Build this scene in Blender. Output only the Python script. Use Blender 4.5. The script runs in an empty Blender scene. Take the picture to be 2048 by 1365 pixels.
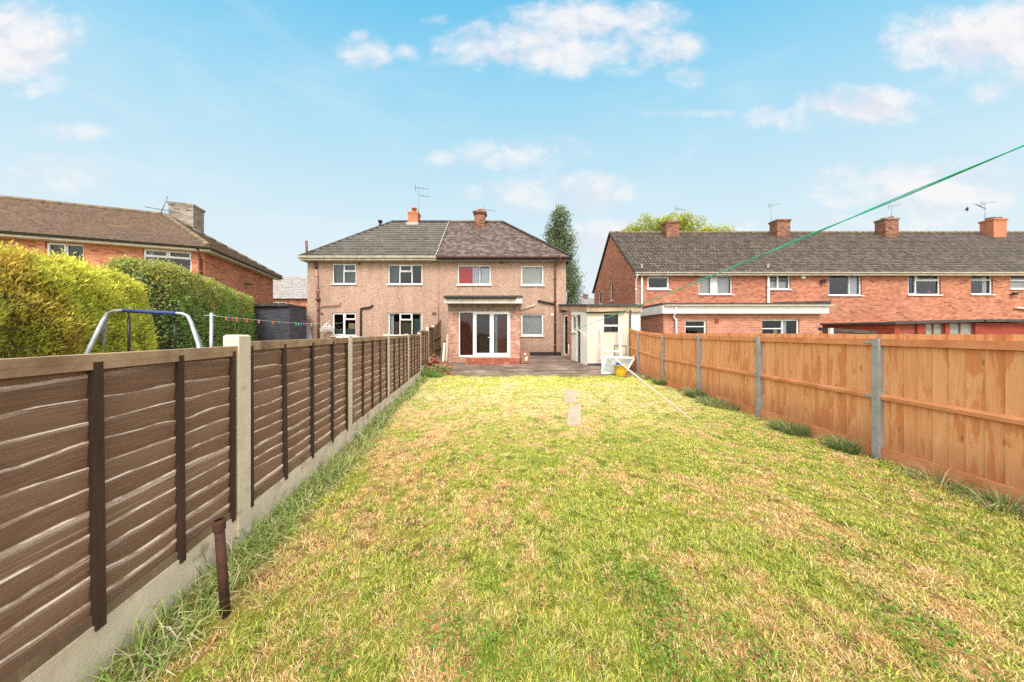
import bpy, math, random
import numpy as np
from mathutils import Vector, Matrix, noise as mnoise
random.seed(7); RNG = np.random.default_rng(11)
SC = bpy.context.scene
COL = SC.collection
F, CX, HY, CH = 560.0, 1024.0, 666.0, 1.62     # survey: focal length in photo pixels, centre column, horizon row, eye height
V = Vector
def at(px, py, d): return V(((px-CX)/F*d, d, CH-(py-HY)/F*d))
def zof(py, d): return CH-(py-HY)/F*d
def xof(px, d): return (px-CX)/F*d
def lerp(a, b, t): return a+(b-a)*t
# ---------------------------------------------------------------- ground profile
_GY = [-50, 9.0, 9.9, 10.7, 11.5, 12.2, 14.4, 400]
_GZ = [0, 0, .05, .14, .26, .32, .44, .44]
def zg(y): return float(np.interp(y, _GY, _GZ))
# ---------------------------------------------------------------- numpy noise
def _hash(i, j, k):
    n = (i*374761393 + j*668265263 + k*1274126177) & 0xffffffff
    n = ((n ^ (n >> 13))*1274126177) & 0xffffffff
    return ((n ^ (n >> 16)) & 0xffff)/65535.0
def vnoise(x, y, z=0.0, seed=0):
    x = np.asarray(x, float)+seed*17.3; y = np.asarray(y, float)+seed*5.7; z = np.asarray(z, float)+x*0
    i = np.floor(x).astype(np.int64); j = np.floor(y).astype(np.int64); k = np.floor(z).astype(np.int64)
    fx, fy, fz = x-i, y-j, z-k
    fx, fy, fz = [f*f*(3-2*f) for f in (fx, fy, fz)]
    r = 0
    for a in (0, 1):
        for b in (0, 1):
            for c in (0, 1):
                w = (fx if a else 1-fx)*(fy if b else 1-fy)*(fz if c else 1-fz)
                r = r+w*_hash(i+a, j+b, k+c)
    return r
def fbm(x, y, z=0.0, seed=0, oct=4):
    s, a, t = 0, .5, 0
    x = np.asarray(x, float); y = np.asarray(y, float)
    for o in range(oct):
        s = s+a*vnoise(x*2**o, y*2**o, np.asarray(z)*2**o, seed+o*3); t += a; a *= .5
    return s/t
# ---------------------------------------------------------------- objects
def set_props(o, label=None, cat=None, group=None, kind=None):
    if label: o['label'] = label
    if cat: o['category'] = cat
    if group: o['group'] = group
    if kind: o['kind'] = kind
    return o
WM = {}
def thing(name, label, cat, loc=(0, 0, 0), rotz=0.0, group=None):
    o = bpy.data.objects.new(name, None); COL.objects.link(o)
    o.empty_display_size = .2
    o.location = loc; o.rotation_euler = (0, 0, rotz)
    WM[o.name] = Matrix.Translation(V(loc)) @ Matrix.Rotation(rotz, 4, 'Z')
    return set_props(o, label, cat, group)
def wm(o): return WM.get(o.name, Matrix.Identity(4)) if o else Matrix.Identity(4)
class MB:
    def __init__(s): s.v = []; s.f = []; s.m = []; s.uv = []; s.c = []; s.sm = []
    def face(s, pts, mi=0, uv=None, col=None, smooth=False):
        n = len(s.v); s.v.extend([V(p) for p in pts]); s.f.append(list(range(n, n+len(pts))))
        s.m.append(mi); s.c.append(col); s.sm.append(smooth)
        if uv is None:
            p = [V(q) for q in pts]; nn = (p[1]-p[0]).cross(p[2]-p[0])
            if len(p) > 3 and nn.length < 1e-9: nn = (p[2]-p[0]).cross(p[3]-p[0])
            a = [abs(t) for t in nn]
            if a[2] >= a[0] and a[2] >= a[1]: uv = [(q.x, q.y) for q in p]
            elif a[0] >= a[1]: uv = [(q.y, q.z) for q in p]
            else: uv = [(q.x, q.z) for q in p]
        s.uv.append(uv)
    def obox(s, c, ax, ay, az, mi=0, col=None, skip=(), along=None):
        """box: centre and three half-axis vectors; along = axis index that runs along the grain (uv u)"""
        c, ax, ay, az = V(c), V(ax), V(ay), V(az)
        P = lambda i, j, k: c+ax*i+ay*j+az*k
        A = [ax, ay, az]
        fs = [('-z', [(-1,1,-1),(1,1,-1),(1,-1,-1),(-1,-1,-1)], 2), ('+z', [(-1,-1,1),(1,-1,1),(1,1,1),(-1,1,1)], 2),
              ('-y', [(-1,-1,-1),(1,-1,-1),(1,-1,1),(-1,-1,1)], 1), ('+y', [(1,1,-1),(-1,1,-1),(-1,1,1),(1,1,1)], 1),
              ('-x', [(-1,1,-1),(-1,-1,-1),(-1,-1,1),(-1,1,1)], 0), ('+x', [(1,-1,-1),(1,1,-1),(1,1,1),(1,-1,1)], 0)]
        for nm, idx, nax in fs:
            if nm in skip: continue
            uv = None
            if along is not None:
                oth = [k for k in range(3) if k != nax]
                ua = along if along in oth else oth[0]
                va = [k for k in oth if k != ua][0]
                off = c.dot(V((.37, .91, 1.3)))
                uv = [(t[ua]*A[ua].length+off*3.1, t[va]*A[va].length+off) for t in idx]
            s.face([P(*t) for t in idx], mi, uv, col)
    def box(s, x0, x1, y0, y1, z0, z1, mi=0, col=None, skip=(), along=None):
        s.obox(((x0+x1)/2, (y0+y1)/2, (z0+z1)/2), ((x1-x0)/2, 0, 0), (0, (y1-y0)/2, 0), (0, 0, (z1-z0)/2), mi, col, skip, along)
    def bar(s, p, q, w, h, up=(0, 0, 1), mi=0, col=None):
        p, q, up = V(p), V(q), V(up); d = (q-p); L = d.length; d /= L
        sd = d.cross(up).normalized(); u2 = sd.cross(d)
        s.obox((p+q)/2, d*L/2, sd*w/2, u2*h/2, mi, col, along=0)
    def tube(s, pts, r, seg=8, mi=0, caps=True, col=None):
        pts = [V(p) for p in pts]; n = len(pts); rings = []
        rr = r if isinstance(r, (list, tuple)) else [r]*n
        ref = V((0, 0, 1))
        d0 = (pts[1]-pts[0]).normalized()
        if abs(d0.dot(ref)) > .95: ref = V((1, 0, 0))
        a = d0.cross(ref).normalized()
        for i, p in enumerate(pts):
            d = (pts[min(i+1, n-1)]-pts[max(i-1, 0)]).normalized()
            a = (a-d*a.dot(d)).normalized(); b = d.cross(a)
            rings.append([p+(a*math.cos(2*math.pi*k/seg)+b*math.sin(2*math.pi*k/seg))*rr[i] for k in range(seg)])
        L = 0
        for i in range(n-1):
            l2 = L+(pts[i+1]-pts[i]).length
            for k in range(seg):
                k2 = (k+1) % seg; c1 = rr[i]*6.283/seg
                s.face([rings[i][k], rings[i][k2], rings[i+1][k2], rings[i+1][k]], mi,
                       [(L, k*c1), (L, (k+1)*c1), (l2, (k+1)*c1), (l2, k*c1)], col, True)
            L = l2
        if caps:
            s.face(list(reversed(rings[0])), mi, None, col); s.face(rings[-1], mi, None, col)
    def build(s, name, mats, parent=None, local=False, weld=True, origin=None):
        M = Matrix.Identity(4)
        if parent is not None and not local: M = wm(parent).inverted()
        vs = [M @ v for v in s.v]
        o3 = V((0, 0, 0))
        if parent is None:
            xs = [v.x for v in vs]; ys = [v.y for v in vs]; zs = [v.z for v in vs]
            o3 = V(((min(xs)+max(xs))/2, (min(ys)+max(ys))/2, min(zs))) if origin is None else V(origin)
            vs = [v-o3 for v in vs]
        f = s.f
        if weld and any(s.sm):
            key = {}; nv = []; rm = []
            for v in vs:
                k = (round(v.x, 5), round(v.y, 5), round(v.z, 5))
                if k not in key: key[k] = len(nv); nv.append(v)
                rm.append(key[k])
            f = [[rm[i] for i in q] for q in f]
            ok = [len(set(q)) == len(q) for q in f]
            vs = nv
        else: ok = [True]*len(f)
        me = bpy.data.meshes.new(name)
        ff = [q for q, k in zip(f, ok) if k]
        me.from_pydata([tuple(v) for v in vs], [], ff)
        idx = [i for i, k in enumerate(ok) if k]
        uvl = me.uv_layers.new(name='UVMap')
        flat = []
        for i in idx:
            for t in s.uv[i]: flat.extend(t)
        uvl.data.foreach_set('uv', flat)
        me.polygons.foreach_set('material_index', [s.m[i] for i in idx])
        me.polygons.foreach_set('use_smooth', [s.sm[i] for i in idx])
        if any(c is not None for c in s.c):
            at_ = me.attributes.new('col', 'FLOAT_COLOR', 'CORNER'); fl = []
            for i in idx:
                c = s.c[i] or (1, 1, 1)
                for _ in s.f[i]: fl.extend((c[0], c[1], c[2], 1))
            at_.data.foreach_set('color', fl)
        if not isinstance(mats, (list, tuple)): mats = [mats]
        for m in mats: me.materials.append(m)
        me.update()
        o = bpy.data.objects.new(name, me); COL.objects.link(o)
        if parent is not None:
            o.parent = parent; WM[o.name] = wm(parent)
        else:
            o.location = o3; WM[o.name] = Matrix.Translation(o3)
        return o
def np_mesh(name, verts, loops, starts, mats, parent=None, col=None, smooth=False, local=False):
    me = bpy.data.meshes.new(name)
    verts = np.asarray(verts, np.float32)
    if parent is not None and not local:
        M = np.array(wm(parent).inverted()); verts = verts @ M[:3, :3].T.astype(np.float32)+M[:3, 3].astype(np.float32)
    me.vertices.add(len(verts)); me.vertices.foreach_set('co', verts.ravel())
    me.loops.add(len(loops)); me.loops.foreach_set('vertex_index', np.asarray(loops, np.int32))
    me.polygons.add(len(starts)); me.polygons.foreach_set('loop_start', np.asarray(starts, np.int32))
    if col is not None:
        a = me.attributes.new('col', 'FLOAT_COLOR', 'POINT')
        c4 = np.ones((len(verts), 4), np.float32); c4[:, :3] = col; a.data.foreach_set('color', c4.ravel())
    if smooth: me.polygons.foreach_set('use_smooth', np.ones(len(starts), bool))
    for m in (mats if isinstance(mats, (list, tuple)) else [mats]): me.materials.append(m)
    me.update(calc_edges=True)
    o = bpy.data.objects.new(name, me); COL.objects.link(o)
    if parent is not None: o.parent = parent; WM[o.name] = wm(parent)
    return o
def norm(a): return a/np.maximum(np.linalg.norm(a, axis=-1, keepdims=True), 1e-9)
def leaves(name, P, D, S, L, W, col, mat, parent=None, fold=0.0):
    """many small pointed leaves as one mesh: base P, direction D, side S"""
    n = len(P); L = np.broadcast_to(np.asarray(L, float).reshape(-1, 1), (n, 1)); W = np.broadcast_to(np.asarray(W, float).reshape(-1, 1), (n, 1))
    D = norm(D); S = norm(S-D*(S*D).sum(1, keepdims=True))
    v = np.stack([P, P+D*L*.5+S*W*.5, P+D*L, P+D*L*.5-S*W*.5], 1).reshape(-1, 3)
    return np_mesh(name, v, np.arange(4*n), np.arange(0, 4*n, 4), mat, parent, np.repeat(col, 4, axis=0))
def blades(name, P, lean, L, W, colb, colt, mat, parent=None, droop=.5):
    """grass blades: a quad and a pointed tip, bending over along lean (n,2)"""
    n = len(P); L = L.reshape(-1, 1); W = W.reshape(-1, 1)
    ln = np.linalg.norm(lean, axis=1, keepdims=True)+1e-6
    h = np.concatenate([lean/ln, np.zeros((n, 1))], 1)
    a = np.arctan(ln)
    up = np.array([[0, 0, 1.0]])
    th = RNG.uniform(0, 6.283, n); sd = np.stack([np.cos(th), np.sin(th), 0*th], 1)
    m = P+(up*np.cos(a)+h*np.sin(a))*L*.55
    a2 = np.minimum(a+droop*(.4+a), 2.0)
    t = m+(up*np.cos(a2)+h*np.sin(a2))*L*.45
    t[:, 2] = np.maximum(t[:, 2], P[:, 2]+.004)
    v = np.stack([P-sd*W*.5, P+sd*W*.5, m+sd*W*.42, m-sd*W*.42, t], 1).reshape(-1, 3)
    b = np.arange(n)*5
    lp = np.stack([b, b+1, b+2, b+3, b+3, b+2, b+4], 1).ravel()
    st = np.stack([np.arange(n)*7, np.arange(n)*7+4], 1).ravel()
    cm = colb*.4+colt*.6
    c = np.stack([colb, colb, cm, cm, colt], 1).reshape(-1, 3)
    return np_mesh(name, v, lp, st, mat, parent, c)
# ---------------------------------------------------------------- materials
class G:
    def __init__(s, name):
        s.m = bpy.data.materials.new(name); s.m.use_nodes = True; s.nt = s.m.node_tree
        s.nt.nodes.clear(); s.out = s.nt.nodes.new('ShaderNodeOutputMaterial')
    def n(s, t, ins=None, **pr):
        nd = s.nt.nodes.new('ShaderNode'+t)
        for k, v in pr.items(): setattr(nd, k, v)
        for k, v in (ins or {}).items():
            sk = nd.inputs[k]
            if isinstance(v, bpy.types.NodeSocket): s.nt.links.new(v, sk)
            else:
                if sk.type == 'RGBA' and len(v) == 3: v = (*v, 1)
                sk.default_value = v
        return nd
    def coord(s, kind='UV', scale=(1, 1, 1)):
        if kind == 'World': src = s.n('NewGeometry').outputs['Position']
        else: src = s.n('TexCoord').outputs[kind]
        if scale == (1, 1, 1): return src
        return s.n('Mapping', {'Vector': src, 'Scale': scale}).outputs[0]
    def noise(s, vec, scale, detail=5, rough=.6, dist=0.0):
        return s.n('TexNoise', {'Vector': vec, 'Scale': scale, 'Detail': detail, 'Roughness': rough, 'Distortion': dist}).outputs['Fac']
    def ramp(s, fac, stops, interp='LINEAR'):
        r = s.n('ValToRGB', {'Fac': fac}); e = r.color_ramp; e.interpolation = interp
        while len(e.elements) < len(stops): e.elements.new(.5)
        for el, (p, c) in zip(e.elements, stops):
            el.position = p; el.color = (*c, 1) if isinstance(c, (tuple, list)) else (c, c, c, 1)
        return r.outputs['Color']
    def mix(s, fac, a, b, mode='MIX'):
        nd = s.n('Mix', data_type='RGBA', blend_type=mode)
        for idx, v in ((0, fac), (6, a), (7, b)):
            sk = nd.inputs[idx]
            if isinstance(v, bpy.types.NodeSocket): s.nt.links.new(v, sk)
            else: sk.default_value = (*v, 1) if isinstance(v, (tuple, list)) else v
        return nd.outputs[2]
    def math(s, op, a, b=0.0, c=0.0, clamp=False):
        nd = s.n('Math', operation=op, use_clamp=clamp)
        for i, v in enumerate((a, b, c)):
            if isinstance(v, bpy.types.NodeSocket): s.nt.links.new(v, nd.inputs[i])
            else: nd.inputs[i].default_value = v
        return nd.outputs[0]
    def bump(s, h, strength=.3, dist=.02, nrm=None):
        i = {'Height': h, 'Strength': strength, 'Distance': dist}
        if nrm is not None: i['Normal'] = nrm
        return s.n('Bump', i).outputs[0]
    def done(s, color, rough=.8, nrm=None, metal=0.0, spec=.3, **kw):
        i = {'Base Color': color, 'Roughness': rough, 'Metallic': metal, 'Specular IOR Level': spec}
        if nrm is not None: i['Normal'] = nrm
        b = s.n('BsdfPrincipled', i)
        s.nt.links.new(b.outputs[0], s.out.inputs[0]); return s.m
def surf(name, c1, c2, scale=6, rough=.7, bump=.15, bscale=70, coord='Object', metal=0.0, spec=.3, lo=.35, hi=.65, dirt=None, stretch=(1, 1, 1)):
    g = G(name); v = g.coord(coord, stretch)
    c = g.ramp(g.noise(v, scale, 6), [(lo, c1), (hi, c2)])
    if dirt:
        c = g.mix(g.ramp(g.noise(v, dirt[1], 7, .7), [(dirt[2], 0.0), (min(dirt[2]+.14, 1), 1.0)]), c, dirt[0])
    return g.done(c, rough, g.bump(g.noise(v, bscale, 4), bump, .01) if bump else None, metal, spec)
def brickmat(name, palette, mortar, w=.225, h=.075, ms=.008, rough=.85, dirt=None, bumpk=.35, coord='UV', soot=0.0):
    g = G(name); v = g.coord(coord)
    b = g.n('TexBrick', {'Vector': v, 'Color1': (0, 0, 0), 'Color2': (1, 1, 1), 'Mortar': (.5, .5, .5), 'Scale': 1.0, 'Mortar Size': ms,
                         'Mortar Smooth': .15, 'Bias': 0.0, 'Brick Width': w, 'Row Height': h})
    c = g.ramp(b.outputs['Color'], palette)
    n2 = g.noise(v, 30, 5)
    c = g.mix(.35, c, g.ramp(n2, [(.3, (.3, .3, .3)), (.7, (.75, .75, .75))]), 'OVERLAY')
    c = g.mix(b.outputs['Fac'], c, mortar)
    big = g.noise(v, .9, 5)
    c = g.mix(.5, c, g.ramp(big, [(.3, (.36, .36, .36)), (.7, (.62, .62, .62))]), 'OVERLAY')
    if dirt: c = g.mix(g.math('MULTIPLY', g.ramp(g.noise(v, dirt[1], 7, .75), [(dirt[2], 0.0), (dirt[2]+.2, 1.0)]), dirt[3]), c, dirt[0])
    hgt = g.math('SUBTRACT', g.math('MULTIPLY', n2, .25), b.outputs['Fac'])
    return g.done(c, rough, g.bump(hgt, bumpk, .01), 0, .2)
def tilemat(name, cols, w, h, joint=(.02, .018, .016), ms=.006, moss=None, offset=.5, wave=True, rough=.75, curve=0.0):
    g = G(name); v = g.coord('UV')
    b = g.n('TexBrick', {'Vector': v, 'Color1': (0, 0, 0), 'Color2': (1, 1, 1), 'Mortar': (.5, .5, .5), 'Scale': 1.0, 'Mortar Size': ms,
                         'Mortar Smooth': .3, 'Bias': 0.0, 'Brick Width': w, 'Row Height': h}, offset=offset)
    c = g.ramp(b.outputs['Color'], cols)
    n2 = g.noise(v, 14, 7, .7)
    c = g.mix(.6, c, g.ramp(n2, [(.3, (.3, .3, .3)), (.7, (.7, .7, .7))]), 'OVERLAY')
    c = g.mix(b.outputs['Fac'], c, joint)
    sx = g.n('SeparateXYZ', {'Vector': v})
    if curve:
        wv = g.math('SINE', g.math('MULTIPLY', sx.outputs[0], 6.2832/w))
        c = g.mix(g.math('MULTIPLY', g.math('ADD', g.math('MULTIPLY', wv, .5), .5), curve), c, joint)
    if moss:
        f = g.ramp(g.noise(v, moss[1], 8, .72), [(moss[2], 0.0), (moss[2]+.12, 1.0)])
        c = g.mix(g.math('MULTIPLY', f, moss[3]), c, moss[0])
    return g.done(c, rough, g.bump(g.math('SUBTRACT', n2, b.outputs['Fac']), .4, .015), 0, .25)
M = {}
def pebbledash(name, a, b, c):
    g = G(name); v = g.coord('World')
    sp = g.n('TexVoronoi', {'Vector': v, 'Scale': 30.0, 'Randomness': 1.0})
    col = g.ramp(sp.outputs['Color'], [(.15, a), (.5, b), (.85, c)])
    n1 = g.noise(g.n('Mapping', {'Vector': v, 'Rotation': (.55, .7, .9)}).outputs[0], 15, 6, .75)
    col = g.mix(.5, col, g.ramp(n1, [(.32, (.26, .26, .26)), (.5, (.5, .5, .5)), (.68, (.74, .74, .74))]), 'OVERLAY')
    st = g.n('Mapping', {'Vector': v, 'Scale': (1.4, 1.4, .25)}).outputs[0]
    col = g.mix(.45, col, g.ramp(g.noise(st, 1.6, 6, .6), [(.3, (.33, .33, .33)), (.7, (.66, .66, .66))]), 'OVERLAY')
    z = g.n('SeparateXYZ', {'Vector': v}).outputs[2]
    low = g.ramp(g.math('ADD', z, g.math('MULTIPLY', g.noise(v, 2.0), .9)), [(.0, 1.0), (.62, 0.0)])
    low = g.n('MapRange', {'Value': g.math('ADD', z, g.math('MULTIPLY', g.noise(v, 2.5), .8)), 'From Min': .9, 'From Max': 1.5, 'To Min': .45, 'To Max': 0.0}).outputs[0]
    col = g.mix(low, col, (.18, .11, .08))
    return g.done(col, .92, g.bump(g.math('ADD', sp.outputs['Distance'], n1), .5, .012), 0, .15)
M['dash'] = pebbledash('pebbledash', (.275, .178, .131), (.355, .234, .174), (.44, .308, .238))
M['brick_r'] = brickmat('terrace_brick', [(0, (.13, .055, .035)), (.07, (.32, .09, .045)), (.3, (.35, .12, .066)), (.6, (.39, .145, .082)), (.85, (.45, .205, .128)), (1, (.325, .10, .055))],
                        (.34, .19, .13), dirt=((.12, .06, .042), 9.0, .62, .4))
M['brick_l'] = brickmat('left_house_brick', [(0, (.16, .06, .04)), (.12, (.37, .115, .055)), (.5, (.46, .155, .075)), (1, (.54, .23, .13))],
                        (.40, .22, .14), dirt=((.10, .05, .03), 4.0, .60, .6))
M['brick_e'] = brickmat('extension_brick', [(0, (.29, .09, .055)), (.5, (.36, .12, .073)), (1, (.42, .16, .105))], (.44, .31, .235), ms=.010)
M['brick_ours'] = brickmat('rough_brick', [(0, (.26, .105, .068)), (.5, (.37, .16, .105)), (1, (.48, .26, .185))], (.38, .28, .22), ms=.010, dirt=((.60, .47, .38), 3.2, .5, .75), bumpk=.6)
M['brick_chim'] = brickmat('chimney_brick', [(0, (.09, .042, .03)), (.4, (.21, .085, .052)), (1, (.33, .15, .088))], (.17, .105, .075), dirt=((.06, .035, .025), 3.0, .5, .6))
M['brick_new'] = brickmat('new_chimney_brick', [(0, (.38, .12, .06)), (1, (.47, .17, .09))], (.40, .21, .14))
M['brick_grey'] = brickmat('weathered_grey_brick', [(0, (.20, .165, .13)), (.5, (.29, .245, .2)), (1, (.38, .33, .28))], (.22, .19, .16), dirt=((.09, .075, .06), 3.0, .55, .6))
M['brick_dark'] = brickmat('painted_dark_brick', [(0, (.050, .050, .062)), (1, (.085, .085, .10))], (.045, .045, .055))
M['brick_red_paint'] = brickmat('red_painted_brick', [(0, (.23, .042, .026)), (1, (.29, .056, .034))], (.19, .034, .021), dirt=((.25, .05, .03), 2.0, .6, .5))
M['step'] = brickmat('red_step_brick', [(0, (.25, .062, .04)), (.6, (.33, .09, .055)), (1, (.42, .18, .12))], (.22, .10, .07), w=.11, h=.2, dirt=((.25, .14, .1), 4, .55, .6))
M['lbrick'] = surf('loose_brick', (.34, .105, .058), (.22, .075, .045), 7, .9, .4, 60, dirt=((.46, .34, .26), 9, .56))
M['tile_grey'] = tilemat('grey_interlocking_tile', [(0, (.020, .019, .019)), (.5, (.038, .036, .035)), (1, (.075, .07, .066))], .30, .28, moss=((.20, .13, .045), .8, .55, .6))
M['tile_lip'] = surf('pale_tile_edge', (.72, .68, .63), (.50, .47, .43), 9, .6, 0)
M['tile_brown'] = tilemat('brown_plain_tile', [(0, (.07, .050, .042)), (.4, (.125, .092, .08)), (.7, (.165, .125, .11)), (1, (.23, .18, .155))], .18, .135, ms=.008, moss=((.085, .055, .04), 2.0, .50, .55))
M['tile_ter'] = tilemat('terrace_pan_tile', [(0, (.068, .049, .038)), (.5, (.12, .09, .07)), (1, (.195, .15, .12))], .20, .20, ms=.014, moss=((.15, .115, .045), 1.0, .56, .6), curve=.7)
M['tile_left'] = tilemat('reddish_tile', [(0, (.055, .030, .023)), (.5, (.095, .054, .040)), (1, (.15, .09, .068))], .22, .27, ms=.016, moss=((.24, .17, .05), .9, .53, .5), curve=.3)
M['tile_left_lip'] = surf('pale_left_tile_edge', (.46, .34, .27), (.27, .185, .14), 9, .7, 0)  # paler colour for the course edges
M['tile_far'] = tilemat('far_grey_tile', [(0, (.22, .20, .19)), (1, (.32, .30, .285))], .25, .2)
M['ridge'] = surf('mossy_ridge_tile', (.10, .075, .055), (.20, .155, .10), 5, .9, .2, dirt=((.26, .18, .05), 3, .52))
M['ridge_dark'] = surf('dark_ridge_tile', (.035, .033, .032), (.085, .08, .075), 6, .8, .2)
M['upvc'] = surf('white_plastic', (.74, .74, .73), (.64, .63, .61), 3, .35, 0, spec=.5)
M['white'] = surf('white_paint', (.70, .69, .66), (.58, .56, .52), 4, .6, .05, 30, dirt=((.42, .38, .32), 3, .68))
M['creamp'] = surf('cream_plastic', (.72, .66, .56), (.56, .50, .40), 4, .5, 0)
M['fascia'] = surf('grimy_fascia', (.66, .62, .55), (.48, .44, .38), 3, .6, .05, 40, dirt=((.16, .13, .11), 5, .62))
M['black'] = surf('black_plastic', (.016, .016, .017), (.035, .034, .034), 5, .45, .05)
M['brownpipe'] = surf('brown_pipe', (.11, .045, .038), (.16, .07, .055), 4, .5, .05)
M['pinkpipe'] = surf('painted_pipe', (.40, .22, .16), (.30, .15, .11), 4, .6, .05)
M['felt'] = surf('roof_felt', (.040, .035, .032), (.075, .064, .058), 5, .85, .3, 50)
M['cream_wall'] = surf('cream_render', (.56, .49, .38), (.64, .57, .46), 2.2, .85, .2, 40, dirt=((.46, .34, .21), 1.6, .60))
M['white_wall'] = surf('white_render', (.74, .71, .67), (.64, .60, .54), 2.0, .85, .15, 40, dirt=((.50, .44, .36), 2.2, .64))
M['conc_fascia'] = surf('stained_concrete', (.30, .20, .12), (.46, .34, .23), 3, .9, .3, 45, dirt=((.10, .062, .04), 4, .57))
M['lintel'] = surf('concrete_lintel', (.17, .13, .095), (.28, .22, .165), 5, .9, .3, 50, dirt=((.09, .07, .05), 6, .55))
M['plinth'] = surf('bitumen_plinth', (.012, .012, .013), (.025, .024, .024), 5, .7, .1)
M['steel'] = surf('galvanised_steel', (.42, .44, .45), (.30, .32, .33), 9, .5, .1, 50, metal=.35, dirt=((.22, .20, .17), 7, .62))
M['steelpost'] = surf('grey_post', (.27, .28, .28), (.36, .365, .36), 6, .7, .2, 70, metal=.1, dirt=((.16, .14, .11), 5, .57))
M['bluepad'] = surf('blue_foam', (.03, .05, .17), (.05, .075, .24), 9, .7, .1)
M['rope'] = surf('green_rope', (.02, .38, .24), (.08, .58, .40), 40, .5, .3, 200)
M['rust'] = surf('rusty_iron', (.040, .019, .013), (.075, .032, .019), 9, .85, .5, 90, dirt=((.19, .075, .03), 12, .60))
M['concrete'] = None
M['curt_red'] = surf('red_curtain', (.78, .045, .015), (.62, .03, .012), 6, .9, .1)
M['curt_maroon'] = surf('maroon_curtain', (.30, .075, .055), (.20, .05, .04), 6, .9, .1)
M['curt_white'] = surf('white_curtain', (.72, .74, .80), (.60, .63, .70), 5, .9, .1)
M['blind'] = surf('pale_blind', (.62, .63, .62), (.54, .55, .54), 3, .8, .05)
M['film'] = surf('crumpled_film', (.60, .62, .62), (.42, .44, .45), 4, .3, .5, 9)
M['blind_fill_dark'] = surf('grey_green_blind_fill', (.11, .15, .13), (.08, .11, .10), 3, .8, .05)
M['yellow'] = surf('yellow_tub', (.66, .42, .035), (.55, .33, .03), 4, .45, .05, dirt=((.40, .26, .06), 6, .6))
M['bluerag'] = surf('blue_cloth', (.03, .07, .42), (.05, .12, .55), 12, .9, .3)
M['sack'] = surf('brown_paper', (.30, .15, .085), (.22, .11, .06), 5, .85, .4, 18)
M['greyfab'] = surf('grey_canvas', (.22, .24, .29), (.30, .32, .37), 6, .9, .2)
M['timber_pale'] = surf('pale_timber', (.60, .50, .33), (.50, .40, .25), 5, .8, .1, stretch=(1, 1, .2))
M['antenna'] = surf('aerial_metal', (.16, .16, .17), (.24, .24, .25), 9, .5, 0, metal=.4)
M['terracotta'] = surf('terracotta', (.40, .15, .06), (.50, .20, .09), 6, .8, .1)
M['potcream'] = surf('buff_pot', (.52, .38, .18), (.60, .46, .25), 6, .8, .1)
M['lead'] = surf('lead_flashing', (.30, .29, .28), (.42, .40, .38), 5, .6, .1)
M['bark'] = surf('bark', (.10, .07, .045), (.16, .12, .08), 6, .95, .6, 30, stretch=(1, 1, .25))
M['bird'] = surf('dark_feathers', (.03, .03, .035), (.06, .06, .065), 9, .8, 0)
M['soffit'] = surf('soffit_paint', (.55, .50, .44), (.42, .37, .31), 4, .7, .05)
M['soil'] = surf('dark_core', (.020, .024, .010), (.045, .045, .018), 5, .95, .3, 20)
M['soil_conifer'] = surf('conifer_core', (.13, .12, .03), (.19, .15, .045), 5, .95, .3, 20)
for k, c in dict(peg_orange=(.60, .16, .03), peg_red=(.55, .04, .04), peg_yellow=(.62, .50, .08), peg_blue=(.05, .12, .5), peg_green=(.08, .42, .2), peg_pink=(.65, .28, .25)).items():
    M[k] = surf(k, c, tuple(q*.8 for q in c), 9, .5, 0)
# glass: see-through with a Fresnel reflection
def glassmat(name, tint, k):
    g = G(name)
    tr = g.n('BsdfTransparent', {'Color': tint}); gl = g.n('BsdfGlossy', {'Color': (.9, .95, 1.0), 'Roughness': .03})
    nrm = g.bump(g.noise(g.coord('World'), 1.3, 3), .05, .05)
    g.nt.links.new(nrm, gl.inputs['Normal'])
    f = g.math('ADD', g.math('MULTIPLY', g.n('Fresnel', {'IOR': 1.45}).outputs[0], .8), k, clamp=True)
    ms = g.n('MixShader', {0: f, 1: tr.outputs[0], 2: gl.outputs[0]})
    g.nt.links.new(ms.outputs[0], g.out.inputs[0]); return g.m
M['glass'] = glassmat('window_glass', (.84, .86, .86), .012)
M['glass_dim'] = glassmat('dim_window_glass', (.62, .64, .64), .02)
M['glass_frost'] = surf('obscured_glass', (.25, .26, .23), (.18, .19, .17), 8, .25, .3, 40)
# lawn / foliage from vertex colour
def leafmat(name, trans=.3, rough=.6, gain=1.0):
    g = G(name); a = g.n('Attribute', attribute_name='col').outputs['Color']
    d = g.n('BsdfPrincipled', {'Base Color': a, 'Roughness': rough, 'Specular IOR Level': .2})
    t = g.n('BsdfTranslucent', {'Color': a})
    ms = g.n('MixShader', {0: trans, 1: d.outputs[0], 2: t.outputs[0]})
    g.nt.links.new(ms.outputs[0], g.out.inputs[0]); return g.m
M['leaf'] = leafmat('leaf', .30); M['grass'] = leafmat('grass_blade', .25, .7)
def lawnmat():
    g = G('lawn_turf'); v = g.coord('World'); a = g.n('Attribute', attribute_name='col').outputs['Color']
    n1 = g.noise(g.n('Mapping', {'Vector': v, 'Scale': (1, .6, 1)}).outputs[0], 55, 6, .75)
    c = g.mix(.85, a, g.ramp(n1, [(.3, (.2, .2, .2)), (.5, (.5, .5, .5)), (.7, (.72, .72, .72))]), 'OVERLAY')
    return g.done(c, .95, g.bump(n1, .6, .03), 0, .1)
M['lawn'] = lawnmat()
def groundmat():
    g = G('garden_ground'); v = g.coord('World')
    c = g.ramp(g.noise(v, .8, 8, .7), [(.35, (.16, .15, .05)), (.5, (.24, .22, .08)), (.65, (.30, .24, .12))])
    return g.done(c, .95, g.bump(g.noise(v, 25, 5), .4, .03), 0, .1)
M['ground'] = groundmat()
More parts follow.
